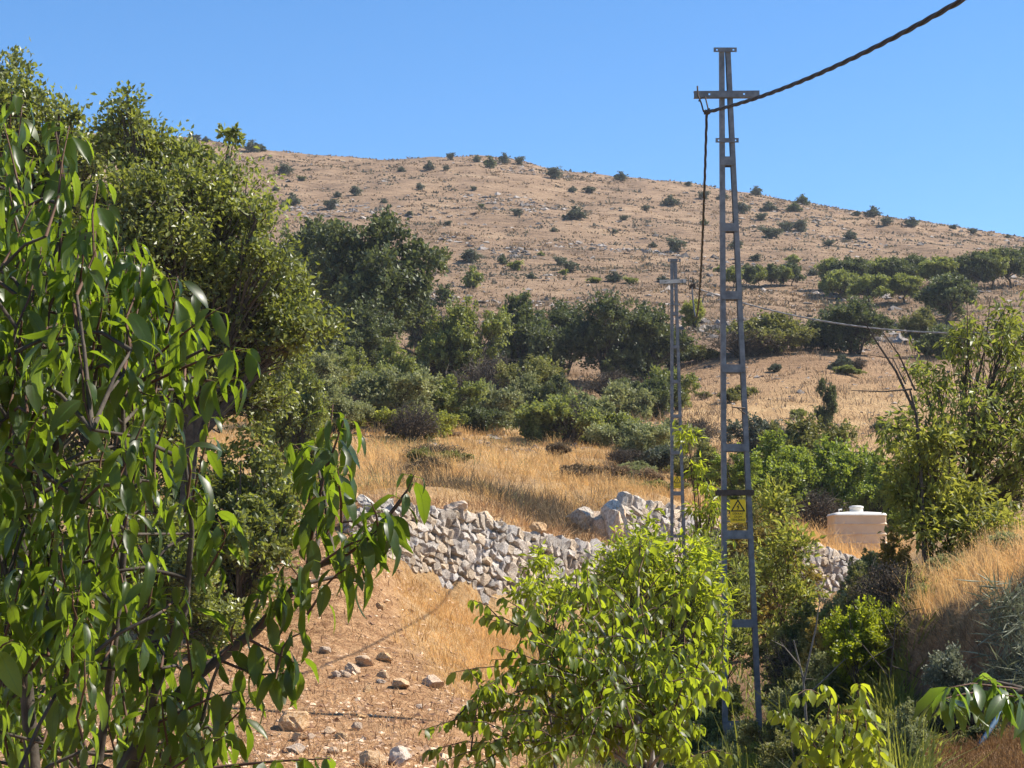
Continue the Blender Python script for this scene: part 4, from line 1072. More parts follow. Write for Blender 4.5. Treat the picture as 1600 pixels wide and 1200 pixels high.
shaped('sapling', 'slender sapling with drooping leaves between the two poles', [(1074, 685, 12, 22), (1088, 735, 14, 16), (1108, 762, 20, 18), (1084, 800, 10, 16), (1116, 800, 18, 24), (1104, 840, 18, 22)],
       32.0, 1094, 'lime', 60, 11, 0.15, 61, bark='redbark', trunk=0.035, spread=0.3, spray=0.4, droop=0.7, clump_r=0.16, fork=0.35, aspect=0.3)
shaped('sapling', 'thin dark stemmed sapling with sparse small leaves right of the pole', [(1215, 800, 36, 40), (1240, 860, 44, 44), (1200, 900, 30, 50), (1250, 940, 44, 40), (1215, 1000, 40, 40)],
       28.0, 1222, 'yellow', 190, 16, 0.10, 62, bark='redbark', trunk=0.036, spread=0.4, spray=0.8, clump_r=0.13, fork=0.55, shell=0.2)
shaped('sapling', 'small leaved bush between the rear pole foot and the tall pole', [(1105, 880, 26, 50), (1100, 950, 30, 40), (1150, 930, 30, 60), (1150, 1010, 34, 50)],
       26.0, 1125, 'midgreen', 150, 18, 0.09, 63, trunk=0.03, spread=0.4, spray=0.8, clump_r=0.15, fork=0.3, shell=0.2)

# dead branches
def dead_tree(name, label, segs, d, base_px, mat, r0):
    g = at(base_px, d)
    root = empty(name, g); tag(root, label, 'dead tree')
    rr = random.Random(len(segs))
    for n_, (pts, w) in enumerate(segs):
        m_ = MB()
        off = rr.uniform(-0.3, 0.3) if n_ else 0
        P_ = [W(px, py, d + off * k / max(1, len(pts) - 1)) - g for k, (px, py) in enumerate(pts)]
        m_.tube(P_, np.linspace(r0 * w, r0 * w * 0.35, len(P_)), 5)
        if n_:
            for k in range(len(P_) - 1):
                for _ in range(3):
                    a_ = P_[k].lerp(P_[k + 1], rr.random()); L_ = (P_[-1] - P_[0]).length * rr.uniform(.08, .22)
                    dv = ((P_[k + 1] - P_[k]).normalized() + Vector((rr.gauss(0, .7), rr.gauss(0, .5), rr.gauss(.1, .6)))).normalized()
                    m_.tube([a_, a_ + dv * L_ * .6 + Vector((0, 0, L_ * .05)), a_ + dv * L_], [r0 * w * .22, r0 * w * .15, r0 * w * .06], 3)
        m_.build('trunk' if n_ == 0 else 'branch', M[mat], root)
dead_tree('dead_tree', 'bare leafless branches left of the yellow-green tree at the right', [([(1445, 880), (1440, 760), (1432, 650), (1422, 610)], 1.0), ([(1428, 640), (1400, 580), (1370, 535), (1352, 505)], .6),
    ([(1430, 610), (1405, 555), (1380, 520)], .45), ([(1425, 608), (1380, 612), (1330, 610)], .4), ([(1415, 600), (1395, 560), (1360, 555)], .35)], 23.0, 1448, 'bark', 0.032)
dead_tree('dead_tree', 'dark bare stem rising out of the yellow-green tree top', [([(1525, 860), (1522, 700), (1520, 600)], 1.0), ([(1520, 640), (1512, 560), (1511, 460)], .5), ([(1522, 620), (1540, 540), (1548, 462)], .6),
    ([(1530, 570), (1560, 500), (1572, 480)], .4), ([(1512, 530), (1480, 525), (1450, 545)], .3)], 24.5, 1525, 'bark', 0.026)
dead_tree('dead_tree', 'tangle of bare twigs in the shade left of the bank', [([(1385, 1130), (1392, 1050), (1400, 960)], 1.0), ([(1395, 1010), (1360, 1030), (1330, 1060)], .6), ([(1398, 980), (1420, 955), (1440, 950)], .5),
    ([(1392, 1040), (1420, 1050), (1450, 1070)], .5), ([(1390, 1060), (1350, 1010), (1325, 985)], .5), ([(1396, 1000), (1375, 960), (1380, 930)], .5)], 18.4, 1388, 'bark', 0.014)
dead_tree('dead_tree', 'pale bare twigs standing right of the tall pole foot', [([(1262, 1160), (1255, 1060), (1240, 1000)], 1.0), ([(1255, 1070), (1275, 980), (1282, 930)], .7), ([(1250, 1040), (1225, 1010), (1205, 1000)], .5),
    ([(1258, 1090), (1300, 1050), (1320, 1030)], .6)], 19.0, 1262, 'palebark', 0.016)

# ---- large-leaved trees close to the camera
def leaf_form(name, seed, asp, curv, fold, tipl=0.0):
    r = np.random.default_rng(seed)
    ts = np.array([0, .13, .32, .52, .72, .88, 1.0]); ws = np.array([0, .56, .94, 1.0, .80, .42, 0]) * asp / 2
    V, U = [], []
    tw = r.normal(0, .25)
    for k, (t_, w_) in enumerate(zip(ts, ws)):
        z = -curv * t_ ** 1.8; y = t_ * (1 - 0.25 * curv * t_)
        if k in (0, 6):
            V.append((0, y, z)); U.append((.5, t_))
        else:
            wob = r.normal(0, .02, 2); a_ = tw * t_
            for s_, u_ in ((-1, 0.), (0, .5), (1, 1.)):
                V.append((s_ * w_ * math.cos(a_), y, z + (fold * w_ + wob[(s_ + 1) // 2]) * abs(s_) + s_ * w_ * math.sin(a_))); U.append((u_, t_))
    F3 = [(0, 2, 1), (0, 3, 2)]; F4 = []
    for k in range(4):
        b_ = 1 + 3 * k
        F4 += [(b_, b_ + 1, b_ + 4, b_ + 3), (b_ + 1, b_ + 2, b_ + 5, b_ + 4)]
    F3 += [(13, 14, 16), (14, 15, 16)]
    return np.array(V), np.array(F3), np.array(F4), np.array(U)
def leafy(root, mat, bark, shoots, leaf_len, forms, spacing, seed, petiole=0.02, hang=0.9, twig_r=0.004, nparts=300, jitter=0.3):
    """shoots: world polylines; leaves hang along them. The leaves that show largest are parts of their own, the rest one mesh"""
    r = np.random.default_rng(seed)
    meshes = []
    for k, (V, F3, F4, U) in enumerate(forms):
        b_ = MB(); b_.add(V, F3, F4, 0.3 + 0.5 * k / len(forms), U); meshes.append(b_.mesh('leaf', True, True))
    base = np.array(root.location)
    pet = MB()
    items = []
    for sh in shoots:
        S = np.array([tuple(p_) for p_ in sh]) - base
        seg = np.linalg.norm(np.diff(S, axis=0), axis=1); cum = np.concatenate([[0], np.cumsum(seg)])
        L_ = cum[-1]
        wood = MB(); wood.tube(S, np.linspace(twig_r * (1 + L_ * 1.2), twig_r * 0.45, len(S)), 4); wood.build('shoot', bark, root, True)
        s_ = L_ * r.uniform(0.02, 0.15); k = 0; ph = r.uniform(0, 6.28)
        while s_ <= L_ + 1e-6:
            q = np.array([np.interp(s_, cum, S[:, i_]) for i_ in range(3)])
            i_ = min(len(seg) - 1, int(np.searchsorted(cum, s_)) - 1 if s_ > 0 else 0); i_ = max(0, i_)
            tdir = (S[i_ + 1] - S[i_]) / seg[i_]
            for rep_ in range(1 if s_ < L_ - spacing else 3):
                ph += 2.4
                side = np.array([math.cos(ph), math.sin(ph), 0.0]); side = unit(side - tdir * side.dot(tdir) * .6)
                D = unit(side * r.uniform(.35, .9) + np.array([0, 0, -hang * r.uniform(.5, 1.2)]) + tdir * r.uniform(-.1, .4) + r.normal(size=3) * jitter * .5)
                N = np.array([0, 0, 0.7]) + side * 0.9 + r.normal(size=3) * jitter
                X = unit(np.cross(D, N)); Z = np.cross(X, D)
                p0 = q + side * petiole * .8 + np.array([0, 0, petiole * .1])
                pet.tube([q, p0 + D * leaf_len * .04], [twig_r * .35, twig_r * .3], 3, cap=False)
                ll = leaf_len * r.uniform(.55, 1.22) * (0.75 if s_ > L_ - spacing * .6 else 1.0)
                Mx = np.eye(4); Mx[:3, 0] = X * ll; Mx[:3, 1] = D * ll; Mx[:3, 2] = Z * ll; Mx[:3, 3] = p0
                items.append((Mx, int(r.integers(len(forms)))))
            s_ += spacing * r.uniform(.7, 1.3)
    P_ = np.array([m_[0][:3, 3] for m_ in items]) + base
    x_, y_, dp = proj(P_)
    inside = (x_ > -10) & (x_ < 1610) & (y_ > -10) & (y_ < 1210)
    order = np.argsort(np.where(inside, dp, dp + 100))
    rest = MB()
    for n_, k in enumerate(order):
        Mx, f_ = items[k]
        if n_ < nparts and inside[k]:
            o = link('leaf', meshes[f_], mat, root)
            o.matrix_basis = Matrix(Mx.tolist())
        else:
            V, F3, F4, U = forms[f_]
            rest.add(V @ Mx[:3, :3].T + Mx[:3, 3], F3, F4, float(r.random()), U)
    if rest.n:
        o = rest.build('foliage', mat, root, True, True); o['kind'] = 'stuff'
    pet.build('leaf_stalk', M['lime'], root)['kind'] = 'stuff'
    return len(items)
def pxline(pts, d0, d1=None, n=6):
    """smooth polyline through pixel points"""
    P_ = np.array(pts, float); d1 = d0 if d1 is None else d1
    k = np.linspace(0, len(P_) - 1, n if len(P_) == 2 else max(n, len(P_) * 2 - 1))
    xs_ = np.interp(k, range(len(P_)), P_[:, 0]); ys_ = np.interp(k, range(len(P_)), P_[:, 1]); dd = np.interp(k, [0, len(P_) - 1], [d0, d1])
    return [W(a_, b_, c_) for a_, b_, c_ in zip(xs_, ys_, dd)]
def inpoly(x, y, poly):
    c_ = False
    for (x0_, y0_), (x1_, y1_) in zip(poly, poly[1:] + poly[:1]):
        if (y0_ > y) != (y1_ > y) and x < (x1_ - x0_) * (y - y0_) / (y1_ - y0_) + x0_: c_ = not c_
    return c_

# cherry tree at the left
CD = 5.4
cb = at(110, CD); 
cherry = empty('cherry_tree', cb); tag(cherry, 'cherry tree with long drooping leaves filling the left foreground', 'tree')
limbs = [([(110, 2100), (120, 1600), (140, 1300), (205, 1185), (245, 1130), (300, 1062), (340, 1030)], 5.4, 5.3, .034, .014),
         ([(340, 1030), (400, 985), (455, 925), (480, 890)], 5.3, 5.2, .016, .010), ([(480, 890), (540, 868), (600, 815), (645, 755)], 5.2, 5.0, .009, .003),
         ([(120, 1600), (60, 1300), (40, 1050), (36, 850), (24, 640), (60, 480)], 5.5, 5.6, .028, .008),
         ([(36, 860), (70, 720), (130, 640), (230, 590), (320, 545)], 5.6, 5.2, .014, .004),
         ([(60, 480), (92, 380), (100, 280), (84, 188)], 5.6, 5.5, .008, .003),
         ([(140, 1300), (180, 1000), (200, 800), (190, 620), (200, 420)], 5.4, 5.3, .014, .003),
         ([(205, 1185), (290, 950), (300, 830), (290, 720)], 5.35, 5.2, .014, .004),
         ([(40, 1050), (-60, 800), (-80, 500), (-40, 300)], 5.5, 5.8, .02, .004)]
tw = MB()
for pts, d0, d1, r0, r1 in limbs:
    L_ = [p_ - cb for p_ in pxline(pts, d0, d1, 10)]
    tw.tube(L_, np.linspace(r0, r1, len(L_)), 7)
tw.build('trunk', M['bark'], cherry, True)
shoots = [pxline(p_, a_, b_) for p_, a_, b_ in [
    ([(92, 420), (100, 290), (84, 188)], 5.5, 5.4), ([(40, 420), (20, 330), (10, 270)], 5.5, 5.5), ([(196, 620), (200, 500), (198, 398)], 5.3, 5.2), ([(230, 560), (250, 480), (225, 412)], 5.2, 5.2),
    ([(240, 560), (300, 510), (345, 480)], 5.1, 5.0), ([(230, 600), (320, 560), (385, 545)], 5.1, 4.9), ([(300, 590), (350, 600), (370, 590)], 5.0, 4.9), ([(260, 520), (275, 470), (262, 430)], 5.2, 5.1),
    ([(130, 640), (180, 600), (240, 620)], 5.1, 5.0), ([(290, 800), (300, 720), (270, 690)], 5.1, 5.0), ([(300, 880), (330, 800), (310, 770)], 5.1, 5.0), ([(320, 900), (355, 840), (340, 810)], 5.0, 4.9),
    ([(480, 890), (492, 810), (512, 720), (520, 632)], 5.1, 5.0), ([(490, 820), (480, 760), (500, 690)], 5.1, 5.1), ([(500, 760), (522, 700), (540, 650)], 5.0, 5.0), ([(540, 868), (580, 840), (610, 800)], 5.0, 4.9), ([(600, 815), (630, 780), (648, 740)], 4.95, 4.9),
    ([(500, 880), (545, 850), (590, 835)], 4.95, 4.9), ([(440, 940), (470, 905), (450, 880)], 5.1, 5.0), ([(340, 1030), (400, 1055), (462, 1050)], 5.1, 5.0), ([(400, 985), (430, 940), (400, 920)], 5.1, 5.0), ([(390, 1000), (430, 1020), (470, 1040)], 5.0, 5.0),
    ([(300, 1060), (290, 980), (240, 960)], 5.1, 5.0), ([(245, 1130), (330, 1090), (370, 1080)], 5.0, 4.9), ([(330, 1200), (420, 1190), (515, 1185)], 4.8, 4.7), ([(200, 1250), (300, 1180), (350, 1150)], 4.9, 4.8),
    ([(-20, 1060), (0, 1010), (20, 1000)], 4.4, 4.3), ([(150, 900), (190, 850), (200, 800)], 5.0, 4.9), ([(230, 960), (240, 900), (215, 850)], 5.0, 4.9),
    ([(480, 960), (520, 900), (560, 880)], 5.0, 4.9), ([(430, 1060), (445, 1000), (480, 985)], 5.0, 5.0)]]
poly = [(-60, 300), (20, 290), (50, 340), (110, 350), (130, 430), (190, 470), (250, 530), (300, 570), (290, 620), (230, 650), (215, 700), (250, 760), (300, 830), (290, 890), (230, 900), (170, 950), (130, 1000), (110, 1080), (120, 1150), (300, 1120), (330, 1190), (280, 1260), (-60, 1260)]
rr = random.Random(4)
limbP = [p_ for pts, d0, d1, _a, _b in limbs for p_ in pxline(pts, d0, d1, 14)]
poly2 = [(150, 1010), (240, 940), (330, 960), (420, 880), (480, 900), (480, 1080), (370, 1100), (340, 1200), (140, 1230)]
polys = [poly] * 225 + [poly2] * 12 + [[(470, 880), (470, 700), (505, 630), (550, 640), (545, 860), (600, 800), (655, 730), (640, 850), (560, 940), (500, 930)]] * 8
rr.shuffle(polys); polys = [None] * len(shoots) + polys
while len(shoots) < len(polys):
    x_, y_ = rr.uniform(-60, 660), rr.uniform(260, 1260)
    if not inpoly(x_, y_, polys[len(shoots)]): continue
    d = rr.uniform(4.8, 6.6) if polys[len(shoots)] is poly else rr.uniform(4.9, 5.5)
    st = W(x_, y_, d)
    en = W(x_ + rr.uniform(-40, 55), y_ - rr.uniform(70, 190) * (1 if polys[len(shoots)] is poly else .5), d + rr.uniform(-.2, .2))
    nb = min(limbP, key=lambda p_: (p_ - st).length + (0.3 if p_.z > st.z else 0))
    mdl = nb.lerp(st, .55) + Vector((0, 0, 0.02))
    shoots.append([st, st.lerp(en, .35) + Vector((rr.gauss(0, .01), rr.gauss(0, .01), 0)), st.lerp(en, .7), en])
    m_ = MB()
    tw2 = [nb - cb, mdl - cb, st - cb]
    if (nb - st).length < 1.2: limbP.append(st)
    tw.add(np.zeros((0, 3)))
    m_.tube(tw2, [0.007, 0.005, 0.004], 4)
    m_.build('twig', M['bark'], cherry, True)
cforms = [leaf_form('leaf', 10 + k, a_, c_, f_) for k, (a_, c_, f_) in enumerate([(.31, .30, .35), (.34, .50, .25), (.29, .65, .45), (.37, .40, .15), (.28, .85, .5), (.33, .25, .6), (.31, .95, .3), (.40, .55, .2)])]
print('cherry leaves', leafy(cherry, M['cherry'], M['redbark'], shoots, 0.100, cforms, 0.0235, 71, petiole=0.03, hang=0.85, twig_r=0.0035))

# young tree in the centre foreground
ND = 10.5
nb_ = at(1040, ND)
young = empty('walnut_sapling', nb_); tag(young, 'young broad-leaved tree with arching leafy shoots left of the tall pole foot', 'tree')
hub = [(1060, 1500), (1040, 1300), (1010, 1180), (980, 1080)]
ends = [(662, 1140, 9.8), (690, 1190, 9.7), (702, 1052, 10.2), (745, 1075, 9.9), (752, 965, 10.5), (775, 1010, 10.2), (812, 1060, 9.8), (790, 1120, 9.5), (760, 1165, 9.4), (840, 960, 10.6), (870, 905, 10.8), (850, 1030, 10.1), (885, 1090, 9.7), (930, 930, 10.8), (905, 985, 10.4),
        (960, 880, 11.0), (985, 950, 10.7), (940, 1050, 9.9), (960, 1120, 9.5), (1000, 860, 11.2), (1020, 1000, 10.2), (1060, 950, 10.8), (1075, 1040, 10.0), (1100, 1000, 10.5), (1105, 1050, 10.0), (1140, 1035, 10.1), (1090, 1100, 9.7), (1050, 1110, 9.5), (1090, 1140, 9.7), (870, 1160, 9.3),
        (830, 1190, 9.2), (910, 1190, 9.2), (990, 1180, 9.2), (1070, 1170, 9.4), (1095, 1195, 9.4), (720, 1120, 9.9), (800, 955, 10.6), (820, 1000, 10.0), (730, 1200, 9.3), (1035, 1060, 9.7)]
tw = MB()
L_ = [p_ - nb_ for p_ in pxline(hub, ND, ND, 9)]; tw.tube(L_, np.linspace(.05, .022, len(L_)), 7)
rr = random.Random(9)
shoots = []
for (x_, y_, d) in ends:
    f = rr.uniform(.25, 1.0)
    s0 = W(1035 - 55 * f + rr.uniform(-15, 15), 1290 - 215 * f, ND)
    e_ = W(x_, y_, d)
    L = (e_ - s0).length
    c1 = s0.lerp(e_, .45) + Vector((0, 0, L * 0.20)); 
    B_ = [Vector(q) for q in bez([s0, c1, e_], 9)]
    tw.tube([q - nb_ for q in B_[:6]], np.linspace(.013, .006, 6), 5)
    shoots.append(B_[3:])
    for _ in range(5):                                    # side shoots
        q = B_[rr.randrange(3, 8)]
        dv = (e_ - s0).normalized() * .5 + Vector((rr.gauss(0, .6), rr.gauss(0, .6), rr.gauss(.15, .35)))
        ln = rr.uniform(.18, .40)
        shoots.append([q, q + dv.normalized() * ln * .5 + Vector((0, 0, .03)), q + dv.normalized() * ln])
tw.build('trunk', M['palebark'], young, True)
yforms = [leaf_form('leaf', 30 + k, a_, c_, f_) for k, (a_, c_, f_) in enumerate([(.44, .15, .3), (.48, .30, .2), (.42, .40, .4), (.46, .22, .1), (.40, .5, .4)])]
print('young leaves', leafy(young, M['centre'], M['redbark'], shoots, 0.080, yforms, 0.027, 72, petiole=0.015, hang=0.85, twig_r=0.0035))

# drooping shoots at the bottom right of the pole
fb_ = at(1330, 8.6)
front = empty('cherry_sapling', fb_); tag(front, 'sapling with bright hanging leaf strands at the bottom edge right of the pole', 'tree')
tw = MB(); L_ = [p_ - fb_ for p_ in pxline([(1330, 1700), (1320, 1350), (1300, 1200)], 8.6, 8.6, 7)]; tw.tube(L_, np.linspace(.03, .012, len(L_)), 6); tw.build('trunk', M['bark'], front, True)
shoots = [pxline(p_, 8.6, 8.4) for p_ in [[(1300, 1230), (1290, 1140), (1300, 1080), (1285, 1070)], [(1300, 1200), (1320, 1150), (1310, 1100), (1300, 1200)], [(1320, 1230), (1340, 1130), (1345, 1075), (1340, 1068)], [(1340, 1080), (1352, 1120), (1360, 1200)], [(1300, 1220), (1250, 1120), (1205, 1110)],
          [(1300, 1210), (1260, 1160), (1225, 1105)], [(1310, 1250), (1330, 1190), (1360, 1150)], [(1280, 1120), (1300, 1160), (1310, 1220)], [(1300, 1230), (1270, 1190), (1250, 1180)], [(1290, 1090), (1262, 1075), (1240, 1090)], [(1345, 1080), (1370, 1130), (1378, 1220)]]]
print(leafy(front, M['lime'], M['redbark'], shoots, 0.082, yforms, 0.021, 73, petiole=0.012, hang=0.8, twig_r=0.003))

# branch reaching in from the right edge
pb_ = at(1900, 6.0)
peach = empty('peach_tree', pb_); tag(peach, 'glossy leafed branch reaching in from the right edge in front of the bank', 'tree')
tw = MB()
for pts, r0, r1 in (([(1900, 2100), (1880, 1500), (1800, 1180), (1700, 1100), (1620, 1082), (1560, 1078)], .05, .006), ([(1620, 1082), (1580, 1070), (1545, 1062)], .007, .003)):
    L_ = [p_ - pb_ for p_ in pxline(pts, 6.0, 5.8, 9)]; tw.tube(L_, np.linspace(r0, r1, len(L_)), 6)
tw.build('trunk', M['bark'], peach, True)
shoots = [pxline(p_, 5.9, b_) for p_, b_ in [([(1640, 1085), (1580, 1075), (1520, 1068), (1480, 1075)], 5.6), ([(1660, 1095), (1600, 1090), (1560, 1085)], 5.7), ([(1600, 1085), (1555, 1070), (1535, 1055)], 5.7), ([(1680, 1100), (1630, 1100), (1590, 1100)], 5.8), ([(1560, 1078), (1500, 1085), (1465, 1095)], 5.7)]]
pforms = [leaf_form('leaf', 50 + k, a_, c_, f_) for k, (a_, c_, f_) in enumerate([(.30, .35, .3), (.32, .5, .2), (.28, .6, .4), (.31, .25, .25)])]
print(leafy(peach, M['peach'], M['redbark'], shoots, 0.13, pforms, 0.028, 74, petiole=0.014, hang=0.5, twig_r=0.003, jitter=.4))

# ------------------------------------------------------------------ grasses, litter and stones too many to count
def scatter(name, label, cat, n, px_rng, d_rng, mask, hgt, wid, mat, seed, lean=0.35, hfar=True, seg=1, seedhead=0.0, up=1.0, tuft=0, tr=0.12):
    r = np.random.default_rng(seed)
    px = r.uniform(*px_rng, n); d = np.exp(r.uniform(math.log(d_rng[0]), math.log(d_rng[1]), n))
    keep = r.random(n) < mask(px, d)
    px, d = px[keep], d[keep]
    x = (px - 800) / FPX * d; z = H(x, d)
    n = len(x)
    ta = np.zeros(n); tn = np.zeros(n); ht = np.ones(n)
    if tuft:
        c_ = r.integers(0, max(1, n // tuft), n); jx = r.normal(0, tr, n) * (1 if d_rng[1] < 100 else d / d_rng[0]); jy = r.normal(0, tr, n) * (1 if d_rng[1] < 100 else d / d_rng[0])
        own = r.random(n) < .72
        ht = np.where(own, (0.55 + 0.9 * r.random(n))[c_], .6); tn = np.where(own, r.normal(0, .28, n)[c_], 0)
        x = np.where(own, x[c_] + jx, x); d = np.where(own, d[c_] + jy, d)
        ta = np.where(own, np.arctan2(jy, jx), 0); z = H(x, d)
        ok = mask((x / d) * FPX + 800, d) > 0.02
        x, d, z, ta, tn, ht, own = x[ok], d[ok], z[ok], ta[ok], tn[ok], ht[ok], own[ok]; n = len(x)
    B_ = np.stack([x, d, z - 0.02], -1)
    patch = 0.8 * nz(x, d, 1.1, seed) + 0.5 * nz(x, d, 0.35, seed + 1) + 0.9 * nz(x, d, 4.5, seed + 2)
    h = hgt * (0.45 + 0.8 * r.random(n)) * np.clip(1 + patch * 0.9, .35, 1.8) * ht
    a_ = r.uniform(0, 6.283, n)
    if tuft: a_ = np.where(own, ta + r.normal(0, .5, n), a_)
    ln = np.abs(r.normal(0, lean, n))
    D = np.stack([np.cos(a_) * ln - 0.08, np.sin(a_) * ln, np.full(n, up)], -1); D = unit(D)
    S_ = np.stack([np.sin(a_ + 1.2), np.cos(a_ + 1.2) * .4, np.zeros(n)], -1)
    w = wid * (0.6 + 0.8 * r.random(n)) * np.maximum(1, d / (d_rng[0] * 1.15))
    mid_ = B_ + D * (h * .55)[:, None]
    tip = B_ + D * h[:, None] + np.stack([np.cos(a_) * ln * h * .35, np.sin(a_) * ln * h * .3, -ln * h * .12], -1)
    V = np.stack([B_ - S_ * w[:, None] * .5, B_ + S_ * w[:, None] * .5, mid_ + S_ * w[:, None] * .38, mid_ - S_ * w[:, None] * .38, tip], 1).reshape(-1, 3)
    k = np.arange(n)[:, None] * 5
    m_ = MB()
    tint = np.clip(0.5 + patch * 0.7 + tn + r.normal(0, .2, n), 0, 1)
    m_.add(V, k + np.array([[3, 2, 4]]), k + np.array([[0, 1, 2, 3]]), np.repeat(tint, 5))
    if seedhead:
        q = r.random(n) < 0.35
        leaf_quads(m_, tip[q] - D[q] * seedhead * .3, D[q] + r.normal(size=(q.sum(), 3)) * .2, r.normal(size=(q.sum(), 3)), np.full(q.sum(), seedhead), np.full(q.sum(), seedhead * .3), np.clip(tint[q] + .25, 0, 1))
    o = m_.build(name, M[mat])
    tag(o, label, cat, kind='stuff')
    return o
one = lambda px, d: np.ones_like(px)
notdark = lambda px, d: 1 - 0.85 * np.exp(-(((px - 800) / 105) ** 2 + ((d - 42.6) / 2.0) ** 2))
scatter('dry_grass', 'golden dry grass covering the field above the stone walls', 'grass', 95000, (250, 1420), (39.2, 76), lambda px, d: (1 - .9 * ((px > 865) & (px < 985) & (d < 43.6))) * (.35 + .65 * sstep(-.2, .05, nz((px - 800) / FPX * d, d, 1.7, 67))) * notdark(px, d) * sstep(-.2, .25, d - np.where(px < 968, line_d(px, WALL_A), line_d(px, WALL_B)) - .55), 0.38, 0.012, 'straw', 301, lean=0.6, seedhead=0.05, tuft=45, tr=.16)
scatter('field_weeds', 'dark dry weed stalks standing in the golden field', 'weeds', 16000, (300, 1300), (40.5, 74), lambda px, d: sstep(.08, .3, nz((px - 800) / FPX * d, d, 2.6, 55)) * (d > line_d(px, WALL_A) + 1.2), 0.50, 0.012, 'scrub', 312, lean=0.55, seedhead=0.04)
scatter('field_herbs', 'grey-green herbs between the golden grass of the field', 'weeds', 9000, (400, 1300), (41, 76), lambda px, d: sstep(.12, .3, nz((px - 800) / FPX * d, d, 3.3, 58)) * (d > line_d(px, WALL_A) + 1.5), 0.36, 0.016, 'palegreen', 313, lean=0.8)
scatter('wall_top_litter', 'dry stalks and scrub along the top edge of the stone wall', 'litter', 40000, (500, 1000), (34.3, 43.5), lambda px, d: sstep(.05, .3, d - line_d(px, WALL_A)) * (1 - sstep(1.6, 2.6, d - line_d(px, WALL_A))), 0.24, 0.011, 'litter', 315, lean=1.1, tuft=26, tr=.14)
scatter('dry_scrub', 'grey-brown dry scrub in the hollow behind the stone wall', 'scrub', 26000, (640, 930), (38.6, 46), lambda px, d: np.exp(-(((px - 800) / 105) ** 2 + ((d - 42.6) / 2.0) ** 2)) * (d > line_d(px, WALL_A) + 1.0), 0.40, 0.012, 'scrub', 302, lean=0.9, tuft=60, tr=.2)
scatter('slope_grass', 'short golden grass on the slope below the stone wall', 'grass', 42000, (520, 980), (26, 38.8), lambda px, d: zone_grass(px, d) * (d < line_d(px, WALL_A) - .1), 0.20, 0.008, 'straw', 303, lean=.6, tuft=30, tr=.10)
scatter('slope_litter', 'straw and dry stalks strewn over the bare earth slope', 'litter', 62000, (-50, 1000), (16.5, 37.5), lambda px, d: (1 - .85 * zone_grass(px, d)) * (d < np.where(px < 548, 40, line_d(px, WALL_A) - .3)), 0.13, 0.011, 'litter', 304, lean=2.2, up=0.45)
scatter('bank_grass', 'tall golden grass along the top of the right bank', 'grass', 24000, (1385, 1760), (16.3, 27), lambda px, d: (.25 + .75 * sstep(-.15, .1, nz((px - 800) / FPX * d, d, .8, 66))) * sstep(1385, 1440, px) * (d > line_d(px, BANK) + .22), 0.25, 0.006, 'straw', 305, lean=0.5, seedhead=0.025, tuft=30, tr=.06)
scatter('bank_fringe', 'dry grass hanging over the dark edge of the right bank', 'grass', 26000, (1400, 1700), (16.0, 19.6), lambda px, d: (np.abs(d - line_d(px, BANK) - .12) < .18) * 1.0, 0.26, 0.006, 'scrub', 306, lean=1.2, up=0.3)
scatter('dry_weeds', 'rusty dry weeds at the bottom right below the bank', 'weeds', 26000, (1300, 1720), (13.2, 18), lambda px, d: sstep(1310, 1420, px) * (1 - sstep(-2.4, -.8, d - line_d(px, BANK))), 0.15, 0.006, 'rust', 307, lean=0.5, seedhead=0.03)
scatter('clearing_grass', 'short dry grass of the clearing behind the poles', 'grass', 34000, (950, 1750), (64, 150), one, 0.34, 0.028, 'straw_far', 308, lean=0.8, tuft=22, tr=.2)
scatter('slope_turf', 'dry turf between the far scrub on the left', 'grass', 30000, (250, 1000), (70, 150), one, 0.34, 0.03, 'straw_far', 309, lean=0.8, tuft=22, tr=.2)
scatter('hill_grass', 'tussocks of dry grass over the bare hill', 'grass', 100000, (200, 1720), (130, 360), lambda px, d: 0.35 + 0.65 * sstep(-.15, .2, nz((px - 800) / FPX * d, d, 14, 77)), 0.28, 0.13, 'straw_far', 310, lean=0.9, tuft=12, tr=.22)
scatter('undergrowth', 'green weeds under the young trees by the pole', 'weeds', 9000, (820, 1400), (13, 34), lambda px, d: 1 - sstep(1300, 1380, px), 0.25, 0.014, 'midgreen', 311, lean=0.7)

def pebbles(name, label, n, px_rng, d_rng, mask, size, mat, seed):
    r = np.random.default_rng(seed)
    px = r.uniform(*px_rng, n); d = np.exp(r.uniform(math.log(d_rng[0]), math.log(d_rng[1]), n))
    k = r.random(n) < mask(px, d); px, d = px[k], d[k]; n = len(px)
    x = (px - 800) / FPX * d; z = H(x, d)
    oct_ = np.array([(1, 0, 0), (0, 1, 0), (-1, 0, 0), (0, -1, 0), (0, 0, 1), (.5, .5, .6), (-.6, .4, .5)], float)
    V = oct_[None] * (0.6 + .6 * r.random((n, 7, 1))) + r.normal(0, .18, (n, 7, 3))
    s_ = np.minimum(size * np.exp(r.normal(0, .45, n)), size * 2.4)
    V[..., 2] *= r.uniform(.3, .7, (n, 1))
    a_ = r.uniform(0, 6.28, n); ca, sa = np.cos(a_)[:, None], np.sin(a_)[:, None]
    X = V[..., 0] * ca - V[..., 1] * sa; Y = V[..., 0] * sa + V[..., 1] * ca
    V = np.stack([X, Y, V[..., 2]], -1) * s_[:, None, None] + np.stack([x, d, z - s_ * .12], -1)[:, None]
    F = np.array([(0, 5, 4), (0, 1, 5), (1, 4, 5), (1, 6, 4), (1, 2, 6), (2, 4, 6), (2, 3, 4), (3, 0, 4)])
    m_ = MB(); m_.add(V.reshape(-1, 3), (np.arange(n)[:, None, None] * 7 + F[None]).reshape(-1, 3), None, np.repeat(r.random(n), 7))
    tag(m_.build(name, M[mat]), label, 'stones', kind='stuff')
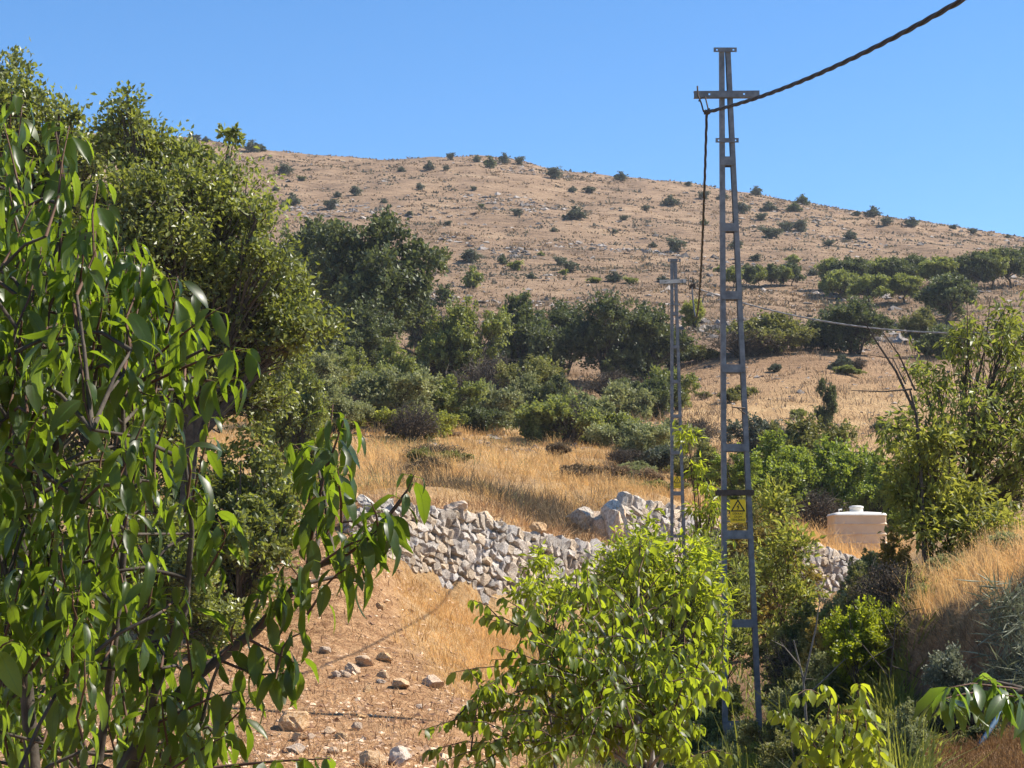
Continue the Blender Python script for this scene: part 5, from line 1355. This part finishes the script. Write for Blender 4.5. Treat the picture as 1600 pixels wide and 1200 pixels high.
scatter('pale_undergrowth', 'pale leafy weeds along the bottom edge right of the tall pole', 'weeds', 15000, (1100, 1420), (13, 21), lambda px, d: .25 + .75 * sstep(-.1, .15, nz((px - 800) / FPX * d, d, .9, 71)), 0.42, 0.020, 'yellow', 316, lean=0.8, tuft=24, tr=.09, seedhead=0.05)
pebbles('gravel', 'small stones and clods strewn over the bare earth slope', 12000, (0, 900), (16.5, 36), lambda px, d: (.3 + .7 * (nz((px - 800) / FPX * d, d, 2.0, 5) > 0)) * (d < np.where(px < 548, 40, line_d(px, WALL_A) - .3)), 0.034, 'clod', 401)
pebbles('wall_top_stones', 'small stones fallen along the top edge of the stone wall', 2600, (520, 1000), (34.4, 42.5), lambda px, d: sstep(.1, .3, d - line_d(px, WALL_A)) * (1 - sstep(1.2, 2.2, d - line_d(px, WALL_A))), 0.05, 'clod', 404)
def outcrop(px, d):
    x = (px - 800) / FPX * d
    a_ = nz(x, d, 22, 91) + .5 * nz(x, d, 8, 92)
    return .05 + .95 * sstep(.18, .36, a_) + .5 * np.exp(-((px - 800) / 90) ** 2) * sstep(320, 345, d) + .35 * sstep(1000, 1400, px) * sstep(0.0, .2, a_)
pebbles('scattered_stones', 'grey stones and outcrops scattered over the bare hill', 30000, (200, 1720), (130, 362), outcrop, 0.30, 'hillrock', 402)
scatter('dwarf_shrubs', 'tiny grey-brown dwarf shrubs peppered over the bare hill', 'shrubs', 60000, (200, 1720), (130, 360), lambda px, d: .12 + .88 * sstep(.12, .34, nz((px - 800) / FPX * d, d, 9, 78) + .6 * nz((px - 800) / FPX * d, d, 2.5, 79)), 0.38, 0.17, 'hillscrub', 314, lean=1.2, tuft=10, tr=.25)
pebbles('field_stones', 'stones in the far scrub and the clearing', 3000, (300, 1700), (60, 140), lambda px, d: .5 + 0 * px, 0.14, 'hillrock', 403)

# silvery tussock hanging on the bank at the right edge
tb_ = W(1585, 985, 16.5)
tus = empty('grass_tussock', tb_); tag(tus, 'silvery spiky grass tussock hanging on the bank at the right edge', 'plant')
r = np.random.default_rng(12); fo = MB()
for k in range(5):
    c_ = np.array(W(1570 + 14 * (k % 3), 940 + 38 * k, 16.4 - .06 * k) - tb_)
    n = 150
    D = unit(r.normal(size=(n, 3)) * np.array([.9, .5, .8]) + np.array([-.1, -.6, .15]))
    leaf_quads(fo, c_ + r.normal(size=(n, 3)) * .08, D, r.normal(size=(n, 3)), r.uniform(.15, .34, n), np.full(n, .010), r.random(n))
fo.build('blades', M['silver'], tus)
m_ = MB(); m_.tube([W(1600, 1000, 16.9) - tb_, W(1585, 960, 16.5) - tb_], [.03, .02], 5); m_.build('root_stock', M['bark'], tus)

# ------------------------------------------------------------------ the dry summer air
hz = MB(); hz.box((0, 330, 20), 1500, 760, 230)
t = NT('summer_haze')
pv = t.n('VolumePrincipled', {'Color': (0.80, 0.88, 1.0, 1), 'Density': 0.00019, 'Anisotropy': 0.2})
t.t.links.new(pv.outputs[0], t.out.inputs['Volume'])
hz_o = hz.build('haze', t.m)
tag(hz_o, 'thin blue summer haze over the far hillside', 'haze', kind='stuff')
